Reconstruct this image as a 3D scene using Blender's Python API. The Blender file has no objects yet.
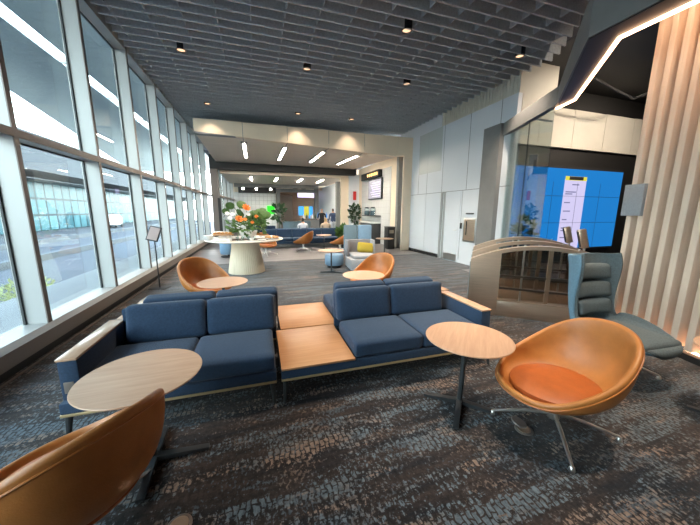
import bpy, bmesh, math, random
from mathutils import Vector, Matrix
PI = math.pi
C = bpy.context.scene.collection
random.seed(7)

# ------------------------------------------------------------------ materials
def new_mat(name):
    m = bpy.data.materials.new(name); m.use_nodes = True
    nt = m.node_tree; nt.nodes.clear()
    out = nt.nodes.new('ShaderNodeOutputMaterial')
    return m, nt, out
def N(nt, t, **kw):
    n = nt.nodes.new('ShaderNode' + t)
    for k, v in kw.items():
        if k in n.inputs: n.inputs[k].default_value = v
        else: setattr(n, k, v)
    return n
def L(nt, a, b): nt.links.new(a, b)
def ramp(nt, fac, stops, interp='LINEAR'):
    r = nt.nodes.new('ShaderNodeValToRGB'); r.color_ramp.interpolation = interp
    e = r.color_ramp.elements
    while len(e) < len(stops): e.new(0.5)
    for i, (p, c) in enumerate(stops):
        e[i].position = p; e[i].color = (*c, 1)
    if fac is not None: L(nt, fac, r.inputs[0])
    return r
def pbr(name, col, rough=.5, metal=0, noise=None, bump=None, spec=None, coord='Object', sheen=0):
    """noise=(scale xyz, amount), bump=(scale, strength)"""
    m, nt, out = new_mat(name)
    b = N(nt, 'BsdfPrincipled', Roughness=rough, Metallic=metal)
    b.inputs['Base Color'].default_value = (*col, 1)
    if spec is not None: b.inputs['Specular IOR Level'].default_value = spec
    if sheen:
        b.inputs['Sheen Weight'].default_value = sheen
    L(nt, b.outputs[0], out.inputs[0])
    tc = N(nt, 'TexCoord')
    if noise:
        sc, am = noise
        mp = N(nt, 'Mapping'); mp.inputs['Scale'].default_value = sc
        L(nt, tc.outputs[coord], mp.inputs[0])
        nz = N(nt, 'TexNoise', Scale=1.0, Detail=4.0, Roughness=.6)
        L(nt, mp.outputs[0], nz.inputs['Vector'])
        r = ramp(nt, nz.outputs['Fac'], [(.3, tuple(c*(1-am) for c in col)), (.7, tuple(min(1, c*(1+am)) for c in col))])
        L(nt, r.outputs[0], b.inputs['Base Color'])
    if bump:
        nz = N(nt, 'TexNoise', Scale=bump[0], Detail=3.0)
        L(nt, tc.outputs[coord], nz.inputs['Vector'])
        bp = N(nt, 'Bump', Strength=bump[1], Distance=.01)
        L(nt, nz.outputs['Fac'], bp.inputs['Height']); L(nt, bp.outputs[0], b.inputs['Normal'])
    return m
def emit(name, col, st):
    m, nt, out = new_mat(name)
    e = N(nt, 'Emission', Strength=st); e.inputs[0].default_value = (*col, 1)
    L(nt, e.outputs[0], out.inputs[0]); return m
def screen_mat(name, col, st):
    m, nt, out = new_mat(name)
    b = N(nt, 'BsdfPrincipled', Roughness=.25); b.inputs['Base Color'].default_value = (*[c*.1 for c in col], 1)
    b.inputs['Emission Color'].default_value = (*col, 1); b.inputs['Emission Strength'].default_value = st
    L(nt, b.outputs[0], out.inputs[0]); return m
def glass(name, tint=(.93, .97, .97), refl=.5, rough=0.0):
    m, nt, out = new_mat(name)
    t = N(nt, 'BsdfTransparent'); t.inputs[0].default_value = (*tint, 1)
    g = N(nt, 'BsdfGlossy', Roughness=rough)
    f = N(nt, 'LayerWeight', Blend=.35)
    mu = N(nt, 'Math', operation='MULTIPLY'); mu.inputs[1].default_value = refl
    L(nt, f.outputs['Fresnel'], mu.inputs[0])
    mx = N(nt, 'MixShader'); L(nt, mu.outputs[0], mx.inputs[0]); L(nt, t.outputs[0], mx.inputs[1]); L(nt, g.outputs[0], mx.inputs[2])
    L(nt, mx.outputs[0], out.inputs[0]); return m
def wood(name, c1, c2, scale=(3, 40, 40), rough=.4):
    m, nt, out = new_mat(name)
    b = N(nt, 'BsdfPrincipled', Roughness=rough)
    tc = N(nt, 'TexCoord'); mp = N(nt, 'Mapping'); mp.inputs['Scale'].default_value = scale
    L(nt, tc.outputs['Object'], mp.inputs[0])
    nz = N(nt, 'TexNoise', Scale=1.0, Detail=6.0, Roughness=.65, Distortion=.4); L(nt, mp.outputs[0], nz.inputs['Vector'])
    r = ramp(nt, nz.outputs['Fac'], [(.32, c1), (.68, c2)])
    L(nt, r.outputs[0], b.inputs['Base Color']); L(nt, b.outputs[0], out.inputs[0]); return m

def carpet_mat():
    m, nt, out = new_mat('carpet')
    b = N(nt, 'BsdfPrincipled', Roughness=.95); b.inputs['Specular IOR Level'].default_value = .1
    b.inputs['Sheen Weight'].default_value = .3; b.inputs['Sheen Roughness'].default_value = .4; geo = N(nt, 'NewGeometry')
    # wobble of the coordinates
    wn = N(nt, 'TexNoise', Scale=14.0, Detail=2.0); L(nt, geo.outputs['Position'], wn.inputs['Vector'])
    wv = N(nt, 'VectorMath', operation='MULTIPLY_ADD'); wv.inputs[1].default_value = (.05, .05, 0); 
    L(nt, wn.outputs['Color'], wv.inputs[0]); L(nt, geo.outputs['Position'], wv.inputs[2])
    def noise(scale, det=4, rough=.6, off=(0, 0, 0), src=None):
        mp = N(nt, 'Mapping'); mp.inputs['Scale'].default_value = scale; mp.inputs['Location'].default_value = off
        L(nt, src or geo.outputs['Position'], mp.inputs[0])
        nz = N(nt, 'TexNoise', Scale=1.0, Detail=det, Roughness=rough); L(nt, mp.outputs[0], nz.inputs['Vector'])
        return nz.outputs['Fac']
    def math_(op, a, bb, clamp=False):
        n = N(nt, 'Math', operation=op); n.use_clamp = clamp
        for i, x in enumerate((a, bb)):
            if isinstance(x, (int, float)): n.inputs[i].default_value = x
            else: L(nt, x, n.inputs[i])
        return n.outputs[0]
    streak = noise((.9, 5.5, 1), 3, .5)
    fine = noise((34, 26, 1), 3, .7)
    midn = noise((6, 13, 1), 3, .6, (3, 1, 0))
    # each carpet plank (0.9 x 0.28 m) shifts the pattern, so patches stop dead at the seams
    br0 = N(nt, 'TexBrick', offset=.5); br0.inputs['Scale'].default_value = 1.0
    br0.inputs['Brick Width'].default_value = .92; br0.inputs['Row Height'].default_value = .13
    br0.inputs['Mortar Size'].default_value = 0; br0.inputs['Color1'].default_value = (0, 0, 0, 1); br0.inputs['Color2'].default_value = (1, 1, 1, 1)
    L(nt, geo.outputs['Position'], br0.inputs['Vector'])
    pl = math_('MULTIPLY', br0.outputs['Color'], .22)
    a = math_('ADD', math_('MULTIPLY', streak, 1.15), pl)
    a = math_('ADD', a, math_('MULTIPLY', midn, .5))
    a = math_('ADD', a, math_('MULTIPLY', fine, .85))
    # cobble cells
    br = N(nt, 'TexBrick', offset=.4); br.inputs['Scale'].default_value = 1.0
    br.inputs['Brick Width'].default_value = .062; br.inputs['Row Height'].default_value = .034
    br.inputs['Mortar Size'].default_value = .0055; br.inputs['Mortar Smooth'].default_value = .3
    rot = N(nt, 'Mapping'); rot.inputs['Rotation'].default_value = (0, 0, PI/2); L(nt, wv.outputs[0], rot.inputs[0])
    L(nt, rot.outputs[0], br.inputs['Vector'])
    mask = ramp(nt, a, [(.0, (0, 0, 0)), (.5, (0, 0, 0)), (.55, (1, 1, 1)), (1, (1, 1, 1))])
    # value a runs to about 1.3 : rescale
    sc = math_('MULTIPLY', a, .5)
    nt.links.remove(mask.inputs[0].links[0]); L(nt, sc, mask.inputs[0])
    e = mask.color_ramp.elements
    e[1].position = .692; e[2].position = .727
    cell = math_('SUBTRACT', 1.0, br.outputs['Fac'])
    msk = math_('MULTIPLY', mask.outputs[0], cell)
    hue = noise((1.3, 4.5, 1), 4, .7, (7, 2, 0))
    hr = ramp(nt, hue, [(.465, (.082, .103, .119)), (.53, (.098, .101, .104)), (.585, (.165, .118, .092))])
    base = ramp(nt, noise((1.1, 7, 1), 5, .7, (1, 9, 0)), [(.36, (.009, .0095, .0125)), (.5, (.0235, .0178, .016)), (.66, (.041, .0285, .0235))])
    speck = ramp(nt, fine, [(.35, (.6, .6, .6)), (.68, (1.45, 1.45, 1.45))])
    mx = N(nt, 'Mix', data_type='RGBA'); L(nt, msk, mx.inputs[0]); L(nt, base.outputs[0], mx.inputs[6]); L(nt, hr.outputs[0], mx.inputs[7])
    sp2 = ramp(nt, math_('ADD', math_('MULTIPLY', noise((55, 38, 1), 2, .6, (5, 3, 0)), .6), math_('MULTIPLY', noise((1.6, 6, 1), 4, .7, (2, 8, 0)), .6)), [(.0, (0, 0, 0)), (.635, (0, 0, 0)), (.69, (1, 1, 1)), (1, (1, 1, 1))])
    hr2 = ramp(nt, noise((2.2, 6, 1), 3, .7, (11, 4, 0)), [(.48, (.058, .070, .082)), (.58, (.112, .082, .066))])
    m2 = N(nt, 'Mix', data_type='RGBA'); L(nt, sp2.outputs[0], m2.inputs[0]); L(nt, base.outputs[0], m2.inputs[6]); L(nt, hr2.outputs[0], m2.inputs[7])
    L(nt, m2.outputs[2], mx.inputs[6])
    mm = N(nt, 'Mix', data_type='RGBA', blend_type='MULTIPLY'); mm.inputs[0].default_value = 1
    L(nt, mx.outputs[2], mm.inputs[6]); L(nt, speck.outputs[0], mm.inputs[7])
    L(nt, mm.outputs[2], b.inputs['Base Color'])
    bp = N(nt, 'Bump', Strength=.35, Distance=.006); L(nt, fine, bp.inputs['Height']); L(nt, bp.outputs[0], b.inputs['Normal'])
    L(nt, b.outputs[0], out.inputs[0]); return m

M = {}
M['carpet'] = carpet_mat()
M['navy'] = pbr('navy_fabric', (.017, .038, .076), .85, noise=((60, 60, 60), .18), bump=(420, .25), spec=.25, sheen=.12)
M['oak'] = wood('pale_oak', (.42, .25, .155), (.53, .335, .22), (2.2, 30, 30), .33)
M['oak_slab'] = wood('honey_oak', (.43, .205, .085), (.53, .28, .135), (2.2, 26, 26), .38)
M['oak_cap'] = wood('oak_cap', (.42, .26, .165), (.52, .34, .23), (30, 3, 30), .2)
M['brass'] = pbr('gold_trim', (.55, .40, .22), .35, .6)
M['gunmetal'] = pbr('gunmetal', (.075, .08, .085), .38, .7)
M['leather'] = pbr('camel_leather', (.40, .145, .034), .42, noise=((9, 9, 9), .12), bump=(140, .12), spec=.45)
M['leather_seat'] = pbr('rust_leather', (.36, .088, .016), .45, noise=((9, 9, 9), .15), bump=(140, .12), spec=.4)
M['leather_rim'] = pbr('leather_rim', (.42, .14, .03), .4, bump=(140, .1))
M['chrome'] = pbr('polished_steel', (.72, .71, .69), .28, 1)
M['steel'] = pbr('brushed_steel', (.66, .49, .365), .34, .9, noise=((3, 3, 60), .08))
M['steel_dark'] = pbr('smoked_steel', (.25, .22, .19), .28, 1)
M['wing_in'] = pbr('slate_fabric', (.085, .108, .118), .9, noise=((80, 80, 80), .2), bump=(350, .3), spec=.2)
M['wing_out'] = pbr('steel_blue_fabric', (.115, .20, .265), .85, noise=((80, 80, 80), .15), bump=(350, .25), spec=.25)
M['black'] = pbr('matt_black', (.012, .012, .013), .6)
M['blackwall'] = pbr('black_wall', (.010, .0095, .009), .55)
M['charcoal'] = pbr('charcoal_panel', (.19, .19, .188), .55, noise=((2, 2, 2), .1))
M['felt'] = pbr('grey_felt', (.56, .60, .625), .95, noise=((30, 30, 30), .15), spec=.1)
M['slabdark'] = pbr('dark_slab', (.12, .123, .128), .9)
M['white_wall'] = pbr('white_panel', (.67, .705, .745), .45, noise=((.6, .6, .6), .03))
M['joint'] = pbr('joint_grey', (.22, .23, .25), .7)
M['beige'] = pbr('beige_panel', (.80, .66, .50), .55, noise=((1.2, 1.2, 1.2), .05))
M['beige_soffit'] = wood('grey_beige_soffit', (.70, .60, .49), (.80, .69, .57), (1.2, 12, 12), .5)
M['beige_grey'] = pbr('stone_beige', (.62, .59, .51), .6, noise=((1.5, 1.5, 1.5), .04))
M['slat'] = wood('slat_oak', (.76, .58, .45), (.86, .69, .55), (20, 20, 1.5), .5)
M['slat_back'] = wood('slat_backing', (.15, .095, .065), (.20, .13, .09), (12, 12, 1.2), .6)
M['alu'] = pbr('pale_aluminium', (.36, .37, .365), .38, .15)
M['taupe'] = pbr('taupe_cap', (.155, .125, .11), .45, .2)
M['curb'] = pbr('curb_taupe', (.20, .165, .142), .5)
M['curb_top'] = pbr('curb_light', (.33, .32, .30), .4)
M['gasket'] = pbr('gasket', (.03, .035, .035), .6)
M['pane'] = glass('window_glass', (.87, .925, .915), .30)
M['clear'] = glass('clear_glass', (.90, .955, .95), .55)
M['smoke'] = glass('smoked_glass', (.91, .90, .88), .5)
M['white'] = pbr('white_ceramic', (.78, .78, .76), .25)
M['tile'] = pbr('white_tile', (.72, .72, .70), .3)
M['terrace'] = pbr('terrace_concrete', (.19, .197, .205), .8, noise=((2, .7, 1), .06))
M['asphalt'] = pbr('asphalt', (.043, .046, .055), .9, noise=((.3, .06, 1), .12))
M['canopy'] = pbr('canopy_grey', (.60, .66, .65), .6, noise=((.5, 4, 1), .06))
M['bag_grey'] = pbr('facade_grey', (.036, .043, .052), .7)
M['road_line'] = pbr('pale_kerb', (.085, .09, .095), .8)
M['frost'] = pbr('frosted_panel', (.50, .54, .53), .35)
M['leaf'] = pbr('leaf_green', (.085, .17, .035), .5, noise=((14, 14, 14), .45))
M['leaf_mid'] = pbr('leaf_mid', (.05, .115, .022), .45, noise=((14, 14, 14), .4))
M['leaf_dark'] = pbr('leaf_dark', (.02, .055, .018), .5, noise=((14, 14, 14), .4))
M['leaf_light'] = pbr('shrub_green', (.26, .29, .11), .7, noise=((10, 10, 10), .4))
M['orange'] = pbr('orange_petal', (.72, .22, .035), .6, noise=((30, 30, 30), .2))
M['stem'] = pbr('stem', (.05, .07, .02), .7)
M['bread'] = pbr('bread', (.50, .26, .10), .6, noise=((40, 40, 40), .3))
M['tray'] = pbr('dark_tray', (.09, .06, .045), .5)
M['woodtray'] = wood('wood_tray', (.32, .18, .09), (.45, .27, .14), (4, 30, 30), .5)
M['yellow'] = pbr('mustard_fabric', (.34, .26, .03), .9, bump=(300, .3))
M['skyblue'] = pbr('pale_blue_fabric', (.17, .28, .40), .9, noise=((60, 60, 60), .12), bump=(300, .2))
M['slateblue'] = pbr('grey_blue_fabric', (.125, .19, .235), .9, noise=((60, 60, 60), .12), bump=(300, .2))
M['lightgrey'] = pbr('light_grey_fabric', (.33, .345, .37), .9, noise=((60, 60, 60), .1), bump=(300, .2))
M['midgrey'] = pbr('mid_grey_fabric', (.21, .21, .225), .9, noise=((60, 60, 60), .1), bump=(300, .2))
M['pleat'] = pbr('cream_pleat', (.80, .67, .50), .6)
M['stone'] = pbr('stone_top', (.66, .62, .57), .3, noise=((6, 6, 6), .06))
M['woodfloor'] = wood('grey_wood_floor', (.13, .12, .12), (.22, .20, .195), (1.0, 7, 1), .45)
M['warmwood'] = wood('warm_wood', (.46, .31, .22), (.58, .42, .30), (1.5, 1.5, 12), .5)
M['led'] = emit('warm_led', (1.0, .58, .34), 6)
M['strip'] = emit('strip_lamp', (1.0, .88, .72), 55)
M['spot_glow'] = emit('downlight_lamp', (1.0, .62, .38), .7)
M['scr_blue'] = screen_mat('video_blue', (.010, .145, .42), .62)
M['scr_lilac'] = screen_mat('video_lilac', (.45, .42, .62), .62)
M['scr_yellow'] = screen_mat('video_yellow', (.55, .5, .06), .6)
M['scr_text'] = screen_mat('video_text', (.10, .10, .17), 1.0)
M['scr_green'] = screen_mat('green_sign', (.02, .80, .02), 1.0)
M['scr_sky'] = screen_mat('poster_blue', (.05, .30, .75), .8)
M['scr_mauve'] = screen_mat('menu_mauve', (.52, .45, .72), 1.2)
M['scr_grey'] = screen_mat('menu_grey', (.23, .22, .25), .9)
M['scr_orange'] = screen_mat('lit_letters', (1.0, .55, .18), 1.6)
M['scr_white'] = screen_mat('lit_white', (.8, .8, .75), 1.0)
M['red'] = pbr('red', (.55, .03, .03), .5)
M['paper'] = pbr('printed_card', (.33, .25, .23), .6)
M['skin'] = pbr('skin', (.48, .27, .18), .55)
M['hair'] = pbr('dark_hair', (.015, .011, .009), .5)
M['blond'] = pbr('blond_hair', (.38, .24, .11), .5)
M['cloth_black'] = pbr('black_cloth', (.013, .013, .015), .9)
M['cloth_white'] = pbr('white_cloth', (.62, .64, .70), .9)
M['cloth_blue'] = pbr('blue_cloth', (.05, .08, .16), .9)
M['cloth_tan'] = pbr('tan_cloth', (.45, .33, .24), .9)

def facade_mat():
    m, nt, out = new_mat('teal_curtain_wall')
    b = N(nt, 'BsdfPrincipled', Roughness=.2); b.inputs['Specular IOR Level'].default_value = .15
    tc = N(nt, 'TexCoord')
    mp = N(nt, 'Mapping'); mp.inputs['Rotation'].default_value = (PI/2, 0, PI/2)
    sp = N(nt, 'SeparateXYZ'); L(nt, tc.outputs['Object'], sp.inputs[0])
    cb = N(nt, 'CombineXYZ'); L(nt, sp.outputs[1], cb.inputs[0]); L(nt, sp.outputs[2], cb.inputs[1])
    br = N(nt, 'TexBrick', offset=0.0); br.inputs['Scale'].default_value = 1.0
    br.inputs['Brick Width'].default_value = 2.1; br.inputs['Row Height'].default_value = 2.4
    br.inputs['Mortar Size'].default_value = .15; br.inputs['Mortar Smooth'].default_value = 0
    br.inputs['Color1'].default_value = (.03, .095, .115, 1); br.inputs['Color2'].default_value = (.075, .17, .19, 1)
    br.inputs['Mortar'].default_value = (.006, .02, .026, 1)
    L(nt, cb.outputs[0], br.inputs['Vector']); L(nt, br.outputs['Color'], b.inputs['Base Color'])
    L(nt, b.outputs[0], out.inputs[0]); return m
M['facade'] = facade_mat()
def tilewall_mat(k=1.0):
    m, nt, out = new_mat('grid_tile')
    b = N(nt, 'BsdfPrincipled', Roughness=.3)
    tc = N(nt, 'TexCoord'); sp = N(nt, 'SeparateXYZ'); L(nt, tc.outputs['Object'], sp.inputs[0])
    ad = N(nt, 'Math', operation='ADD'); L(nt, sp.outputs[0], ad.inputs[0]); L(nt, sp.outputs[1], ad.inputs[1])
    cb = N(nt, 'CombineXYZ'); L(nt, ad.outputs[0], cb.inputs[0]); L(nt, sp.outputs[2], cb.inputs[1])
    br = N(nt, 'TexBrick', offset=0.0); br.inputs['Scale'].default_value = 1.0
    br.inputs['Brick Width'].default_value = .3; br.inputs['Row Height'].default_value = .3; br.inputs['Mortar Size'].default_value = .008
    br.inputs['Color1'].default_value = (.56*k, .56*k, .55*k, 1); br.inputs['Color2'].default_value = (.53*k, .53*k, .52*k, 1); br.inputs['Mortar'].default_value = (.45, .44, .43, 1)
    L(nt, cb.outputs[0], br.inputs['Vector']); L(nt, br.outputs['Color'], b.inputs['Base Color'])
    L(nt, b.outputs[0], out.inputs[0]); return m
M['gridtile'] = tilewall_mat(); M['gridtile_white'] = tilewall_mat(1.55)

# ------------------------------------------------------------------ mesh helpers
def B(): return bmesh.new()
def obj(name, bm, mat, parent=None, loc=(0, 0, 0), rot=(0, 0, 0), smooth=True):
    me = bpy.data.meshes.new(name)
    bmesh.ops.recalc_face_normals(bm, faces=bm.faces)
    bm.to_mesh(me); bm.free()
    if smooth:
        me.shade_smooth(); me.set_sharp_from_angle(angle=math.radians(38))
    for mm in (mat if isinstance(mat, (list, tuple)) else [mat]):
        me.materials.append(M[mm] if isinstance(mm, str) else mm)
    o = bpy.data.objects.new(name, me); C.objects.link(o)
    o.location = loc; o.rotation_euler = rot
    if parent: o.parent = parent
    return o
def tag(o, label, cat, group=None):
    o['label'] = label; o['category'] = cat
    if group: o['group'] = group
    return o
def thing(name, label, cat, loc=(0, 0, 0), rz=0, group=None):
    o = bpy.data.objects.new(name, None); C.objects.link(o); o.empty_display_size = .1
    o.location = loc; o.rotation_euler = (0, 0, rz)
    return tag(o, label, cat, group)
def struct(o):
    o['kind'] = 'structure'; return o
def sroot(name, loc=(0, 0, 0), rz=0):
    o = bpy.data.objects.new(name, None); C.objects.link(o); o.location = loc; o.rotation_euler = (0, 0, rz)
    return struct(o)
def dup(root, loc, rz, label, group=None):
    r = root.copy(); C.objects.link(r); r.location = loc; r.rotation_euler = (0, 0, rz); r['label'] = label
    if group: r['group'] = group
    for ch in list(root.children):
        c = ch.copy(); C.objects.link(c); c.parent = r
        for g in list(ch.children):
            d = g.copy(); C.objects.link(d); d.parent = c
    return r
def box(bm, x0, x1, y0, y1, z0, z1, bev=0, seg=2):
    r = bmesh.ops.create_cube(bm, size=1)
    vs = r['verts']
    bmesh.ops.scale(bm, vec=(x1-x0, y1-y0, z1-z0), verts=vs)
    bmesh.ops.translate(bm, vec=((x0+x1)/2, (y0+y1)/2, (z0+z1)/2), verts=vs)
    if bev:
        es = list({e for v in vs for e in v.link_edges})
        bmesh.ops.bevel(bm, geom=es, offset=bev, segments=seg, affect='EDGES', profile=.5)
    return vs
def bx(*a, **k):
    bm = B(); box(bm, *a, **k); return bm
def hexa(bm, pts):
    """8 points: bottom 4 ccw, top 4 ccw"""
    v = [bm.verts.new(p) for p in pts]
    for f in ((0, 3, 2, 1), (4, 5, 6, 7), (0, 1, 5, 4), (1, 2, 6, 5), (2, 3, 7, 6), (3, 0, 4, 7)):
        bm.faces.new([v[i] for i in f])
def prism(bm, poly, z0, z1):
    """poly (x,y) list ; z0,z1 numbers or lists"""
    n = len(poly)
    zz0 = z0 if isinstance(z0, (list, tuple)) else [z0]*n
    zz1 = z1 if isinstance(z1, (list, tuple)) else [z1]*n
    a = [bm.verts.new((p[0], p[1], zz0[i])) for i, p in enumerate(poly)]
    b = [bm.verts.new((p[0], p[1], zz1[i])) for i, p in enumerate(poly)]
    bm.faces.new(a[::-1]); bm.faces.new(b)
    for i in range(n): bm.faces.new((a[i], a[(i+1) % n], b[(i+1) % n], b[i]))
def cyl(bm, p0, p1, r0, r1=None, n=16, cap=True):
    r1 = r0 if r1 is None else r1
    p0 = Vector(p0); p1 = Vector(p1); d = (p1-p0).normalized()
    u = d.orthogonal().normalized(); w = d.cross(u)
    A = []; Bv = []
    for i in range(n):
        t = 2*PI*i/n; k = u*math.cos(t)+w*math.sin(t)
        A.append(bm.verts.new(p0+k*r0)); Bv.append(bm.verts.new(p1+k*r1))
    for i in range(n): bm.faces.new((A[i], A[(i+1) % n], Bv[(i+1) % n], Bv[i]))
    if cap: bm.faces.new(A[::-1]); bm.faces.new(Bv)
def lathe(bm, prof, n=32, c=(0, 0, 0), wob=None):
    rings = []
    for r, z in prof:
        if r <= 1e-6: rings.append([bm.verts.new((c[0], c[1], c[2]+z))])
        else: rings.append([bm.verts.new((c[0]+r*(1+(wob(i) if wob else 0))*math.cos(2*PI*i/n), c[1]+r*(1+(wob(i) if wob else 0))*math.sin(2*PI*i/n), c[2]+z)) for i in range(n)])
    for a, b in zip(rings, rings[1:]):
        for i in range(n):
            j = (i+1) % n
            if len(a) == 1 and len(b) == 1: continue
            if len(a) == 1: bm.faces.new((a[0], b[j], b[i]))
            elif len(b) == 1: bm.faces.new((a[i], a[j], b[0]))
            else: bm.faces.new((a[i], a[j], b[j], b[i]))
def tube(bm, pts, r, n=8, closed=False):
    pts = [Vector(p) for p in pts]; m = len(pts); rings = []
    for i, p in enumerate(pts):
        a = pts[(i-1) % m] if (closed or i > 0) else p
        b = pts[(i+1) % m] if (closed or i < m-1) else p
        d = (b-a).normalized()
        up = Vector((0, 0, 1)) if abs(d.z) < .95 else Vector((1, 0, 0))
        u = d.cross(up).normalized(); w = u.cross(d)
        rr = r[i] if isinstance(r, (list, tuple)) else r
        rings.append([bm.verts.new(p+(u*math.cos(2*PI*k/n)+w*math.sin(2*PI*k/n))*rr) for k in range(n)])
    for i in range(m if closed else m-1):
        a = rings[i]; b = rings[(i+1) % m]
        for k in range(n): bm.faces.new((a[k], a[(k+1) % n], b[(k+1) % n], b[k]))
    if not closed: bm.faces.new(rings[0][::-1]); bm.faces.new(rings[-1])
def cushion(bm, c, s, r=.04, puff=.0, n=10, rotx=0, px=0):
    """rounded upholstered block: centre, full size, edge radius, crown on the z faces (puff) and x faces"""
    hx, hy, hz = s[0]/2, s[1]/2, s[2]/2
    t = bmesh.new()
    bmesh.ops.create_cube(t, size=2)
    bmesh.ops.subdivide_edges(t, edges=t.edges[:], cuts=n, use_grid_fill=True)
    rm = Matrix.Rotation(rotx, 3, 'X')
    def snap(v, h):      # concentrate grid near the edges
        s_ = math.copysign(1, v); a = abs(v)
        return s_*(a**.6)*h
    vm = {}
    for v in t.verts:
        p = Vector((snap(v.co.x, hx), snap(v.co.y, hy), snap(v.co.z, hz)))
        q = Vector((max(-hx+r, min(hx-r, p.x)), max(-hy+r, min(hy-r, p.y)), max(-hz+r, min(hz-r, p.z))))
        d = p-q
        if d.length > 1e-9: p = q+d.normalized()*min(r, d.length if d.length < r else r)
        fx = 1-(p.x/hx)**2; fy = 1-(p.y/hy)**2; fz = 1-(p.z/hz)**2
        p.z += math.copysign(1, p.z)*puff*max(0, fx)*max(0, fy)*(abs(p.z)/hz)
        p.y += math.copysign(1, p.y)*px*max(0, fx)*max(0, fz)*(abs(p.y)/hy)
        p = rm @ p + Vector(c)
        vm[v] = bm.verts.new(p)
    for f in t.faces: bm.faces.new([vm[v] for v in f.verts])
    t.free()
def sphere(bm, c, r, seg=16, rings=10, sc=(1, 1, 1)):
    rr = bmesh.ops.create_uvsphere(bm, u_segments=seg, v_segments=rings, radius=r)
    bmesh.ops.scale(bm, vec=sc, verts=rr['verts']); bmesh.ops.translate(bm, vec=c, verts=rr['verts'])

# ------------------------------------------------------------------ camera
cam = bpy.data.cameras.new('camera'); camo = bpy.data.objects.new('camera', cam); C.objects.link(camo)
cam.sensor_fit = 'HORIZONTAL'; cam.sensor_width = 36; cam.lens = 288/700*36; cam.clip_start = .02; cam.clip_end = 500
yw, pt, rl = map(math.radians, (18.1, 10.1, .3))
fw = Vector((math.sin(yw)*math.cos(pt), math.cos(yw)*math.cos(pt), -math.sin(pt)))
rt = Vector((math.cos(yw), -math.sin(yw), 0)); up = rt.cross(fw)
r2 = rt*math.cos(rl)+up*math.sin(rl); u2 = -rt*math.sin(rl)+up*math.cos(rl)
camo.matrix_world = Matrix(((r2.x, u2.x, -fw.x, 0), (r2.y, u2.y, -fw.y, 0), (r2.z, u2.z, -fw.z, 1.6), (0, 0, 0, 1)))
bpy.context.scene.camera = camo

# ------------------------------------------------------------------ setting: floor, ceiling
bm = B(); prism(bm, [(-2.62, -6), (12.5, -6), (12.5, 9.9), (-2.62, 9.35)], -.1, 0)
struct(obj('floor', bm, 'carpet', smooth=False))
bm = B(); prism(bm, [(-2.62, 9.35), (12.5, 9.9), (12.5, 13.4), (-2.62, 13.0)], -.1, 0)
struct(obj('floor', bm, 'woodfloor', smooth=False))
bm = B(); prism(bm, [(-2.62, 13.0), (12.5, 13.4), (12.5, 27), (-2.62, 27)], -.1, 0)
struct(obj('floor', bm, 'carpet', smooth=False))
ceil = struct(obj('ceiling', bx(-2.75, 6.35, -6, 27, 5.12, 5.3), 'slabdark', smooth=False))
struct(obj('ceiling', bx(6.35, 12.6, -6, 27, 5.12, 5.3), 'blackwall', smooth=False))
y = -5.85
while y < 13.6:
    xe = 6.2 if y >= 5.05 else max(3.3, 6.2-.755*(5.05-y))
    if y < 1.9: xe = 3.45
    bm = B(); box(bm, -2.28, xe, y-.014, y+.014, 4.78, 5.06)
    x = -2.1
    while x < xe-.1:
        box(bm, x-.006, x+.006, y+.014, y+.236, 4.825, 5.02); x += .55
    o = obj('ceiling_baffle', bm, 'felt', ceil, smooth=False)
    y += .25

struct(obj('wall_back_added', bx(-2.6, 12.5, -6.15, -6, 0, 5.12), 'white_wall', smooth=False))  # unseen wall, added to keep light from coming in behind the camera
# downlights, followed by unseen fill spots
def downlight(x, y, lab, z=4.80, energy=260, vis=True):
    t = thing('downlight', lab, 'ceiling light', (x, y, z), 0, 'downlights in the baffle ceiling')
    bm = B(); lathe(bm, [(0, .30), (.095, .30), (.095, -.03), (.08, -.03), (.08, .0), (0, .0)], 24); obj('housing', bm, 'black', t)
    bm = B(); lathe(bm, [(0, -.004), (.076, -.004), (.076, -.014), (0, -.014)], 24); obj('lamp_lens', bm, 'spot_glow', t)
    l = bpy.data.lights.new('downlight_beam', 'SPOT'); l.energy = energy; l.color = (1, .82, .64); l.spot_size = math.radians(95); l.spot_blend = .8; l.shadow_soft_size = .05
    lo = bpy.data.objects.new('downlight_beam', l); C.objects.link(lo); lo.parent = t; lo.location = (0, 0, -.06)
    return t
downlight(-1.25, 7.21, 'small round downlight in the baffle ceiling nearest the window wall')
downlight(1.29, 7.17, 'small round downlight in the middle of the baffle ceiling')
downlight(2.74, 5.19, 'small round downlight in the baffles nearest the top edge of the view')
downlight(5.38, 5.21, 'small round downlight in the baffles near the dark angular bulkhead')
downlight(1.53, 10.32, 'bright downlight just in front of the beige portal', energy=40)
downlight(3.82, 7.14, 'small round downlight in the baffles toward the white wall')
downlight(-1.2, 10.3, 'downlight above the left end of the beige portal, half hidden in baffles', energy=40)
downlight(3.4, 10.3, 'downlight above the right part of the beige portal, half hidden in baffles', energy=40)
for x_, y_, z_ in ((2.7, .9, 4.8), (.9, 3.2, 4.8), (3.1, 3.2, 4.8)):  # out-of-view fill spots, added to brighten the room
    l = bpy.data.lights.new('fill_spot', 'SPOT'); l.energy = 330; l.color = (1, .82, .64); l.spot_size = math.radians(64); l.spot_blend = .8; l.shadow_soft_size = .06
    lo = bpy.data.objects.new('fill_spot', l); C.objects.link(lo); lo.location = (x_, y_, 4.77)
    bm = B(); lathe(bm, [(0, .32), (.055, .32), (.055, 0), (.045, 0), (.045, .03), (0, .03)], 20); obj('lamp_housing', bm, 'black', ceil, (x_, y_, 4.80))  # casing for the added fill spot

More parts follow.
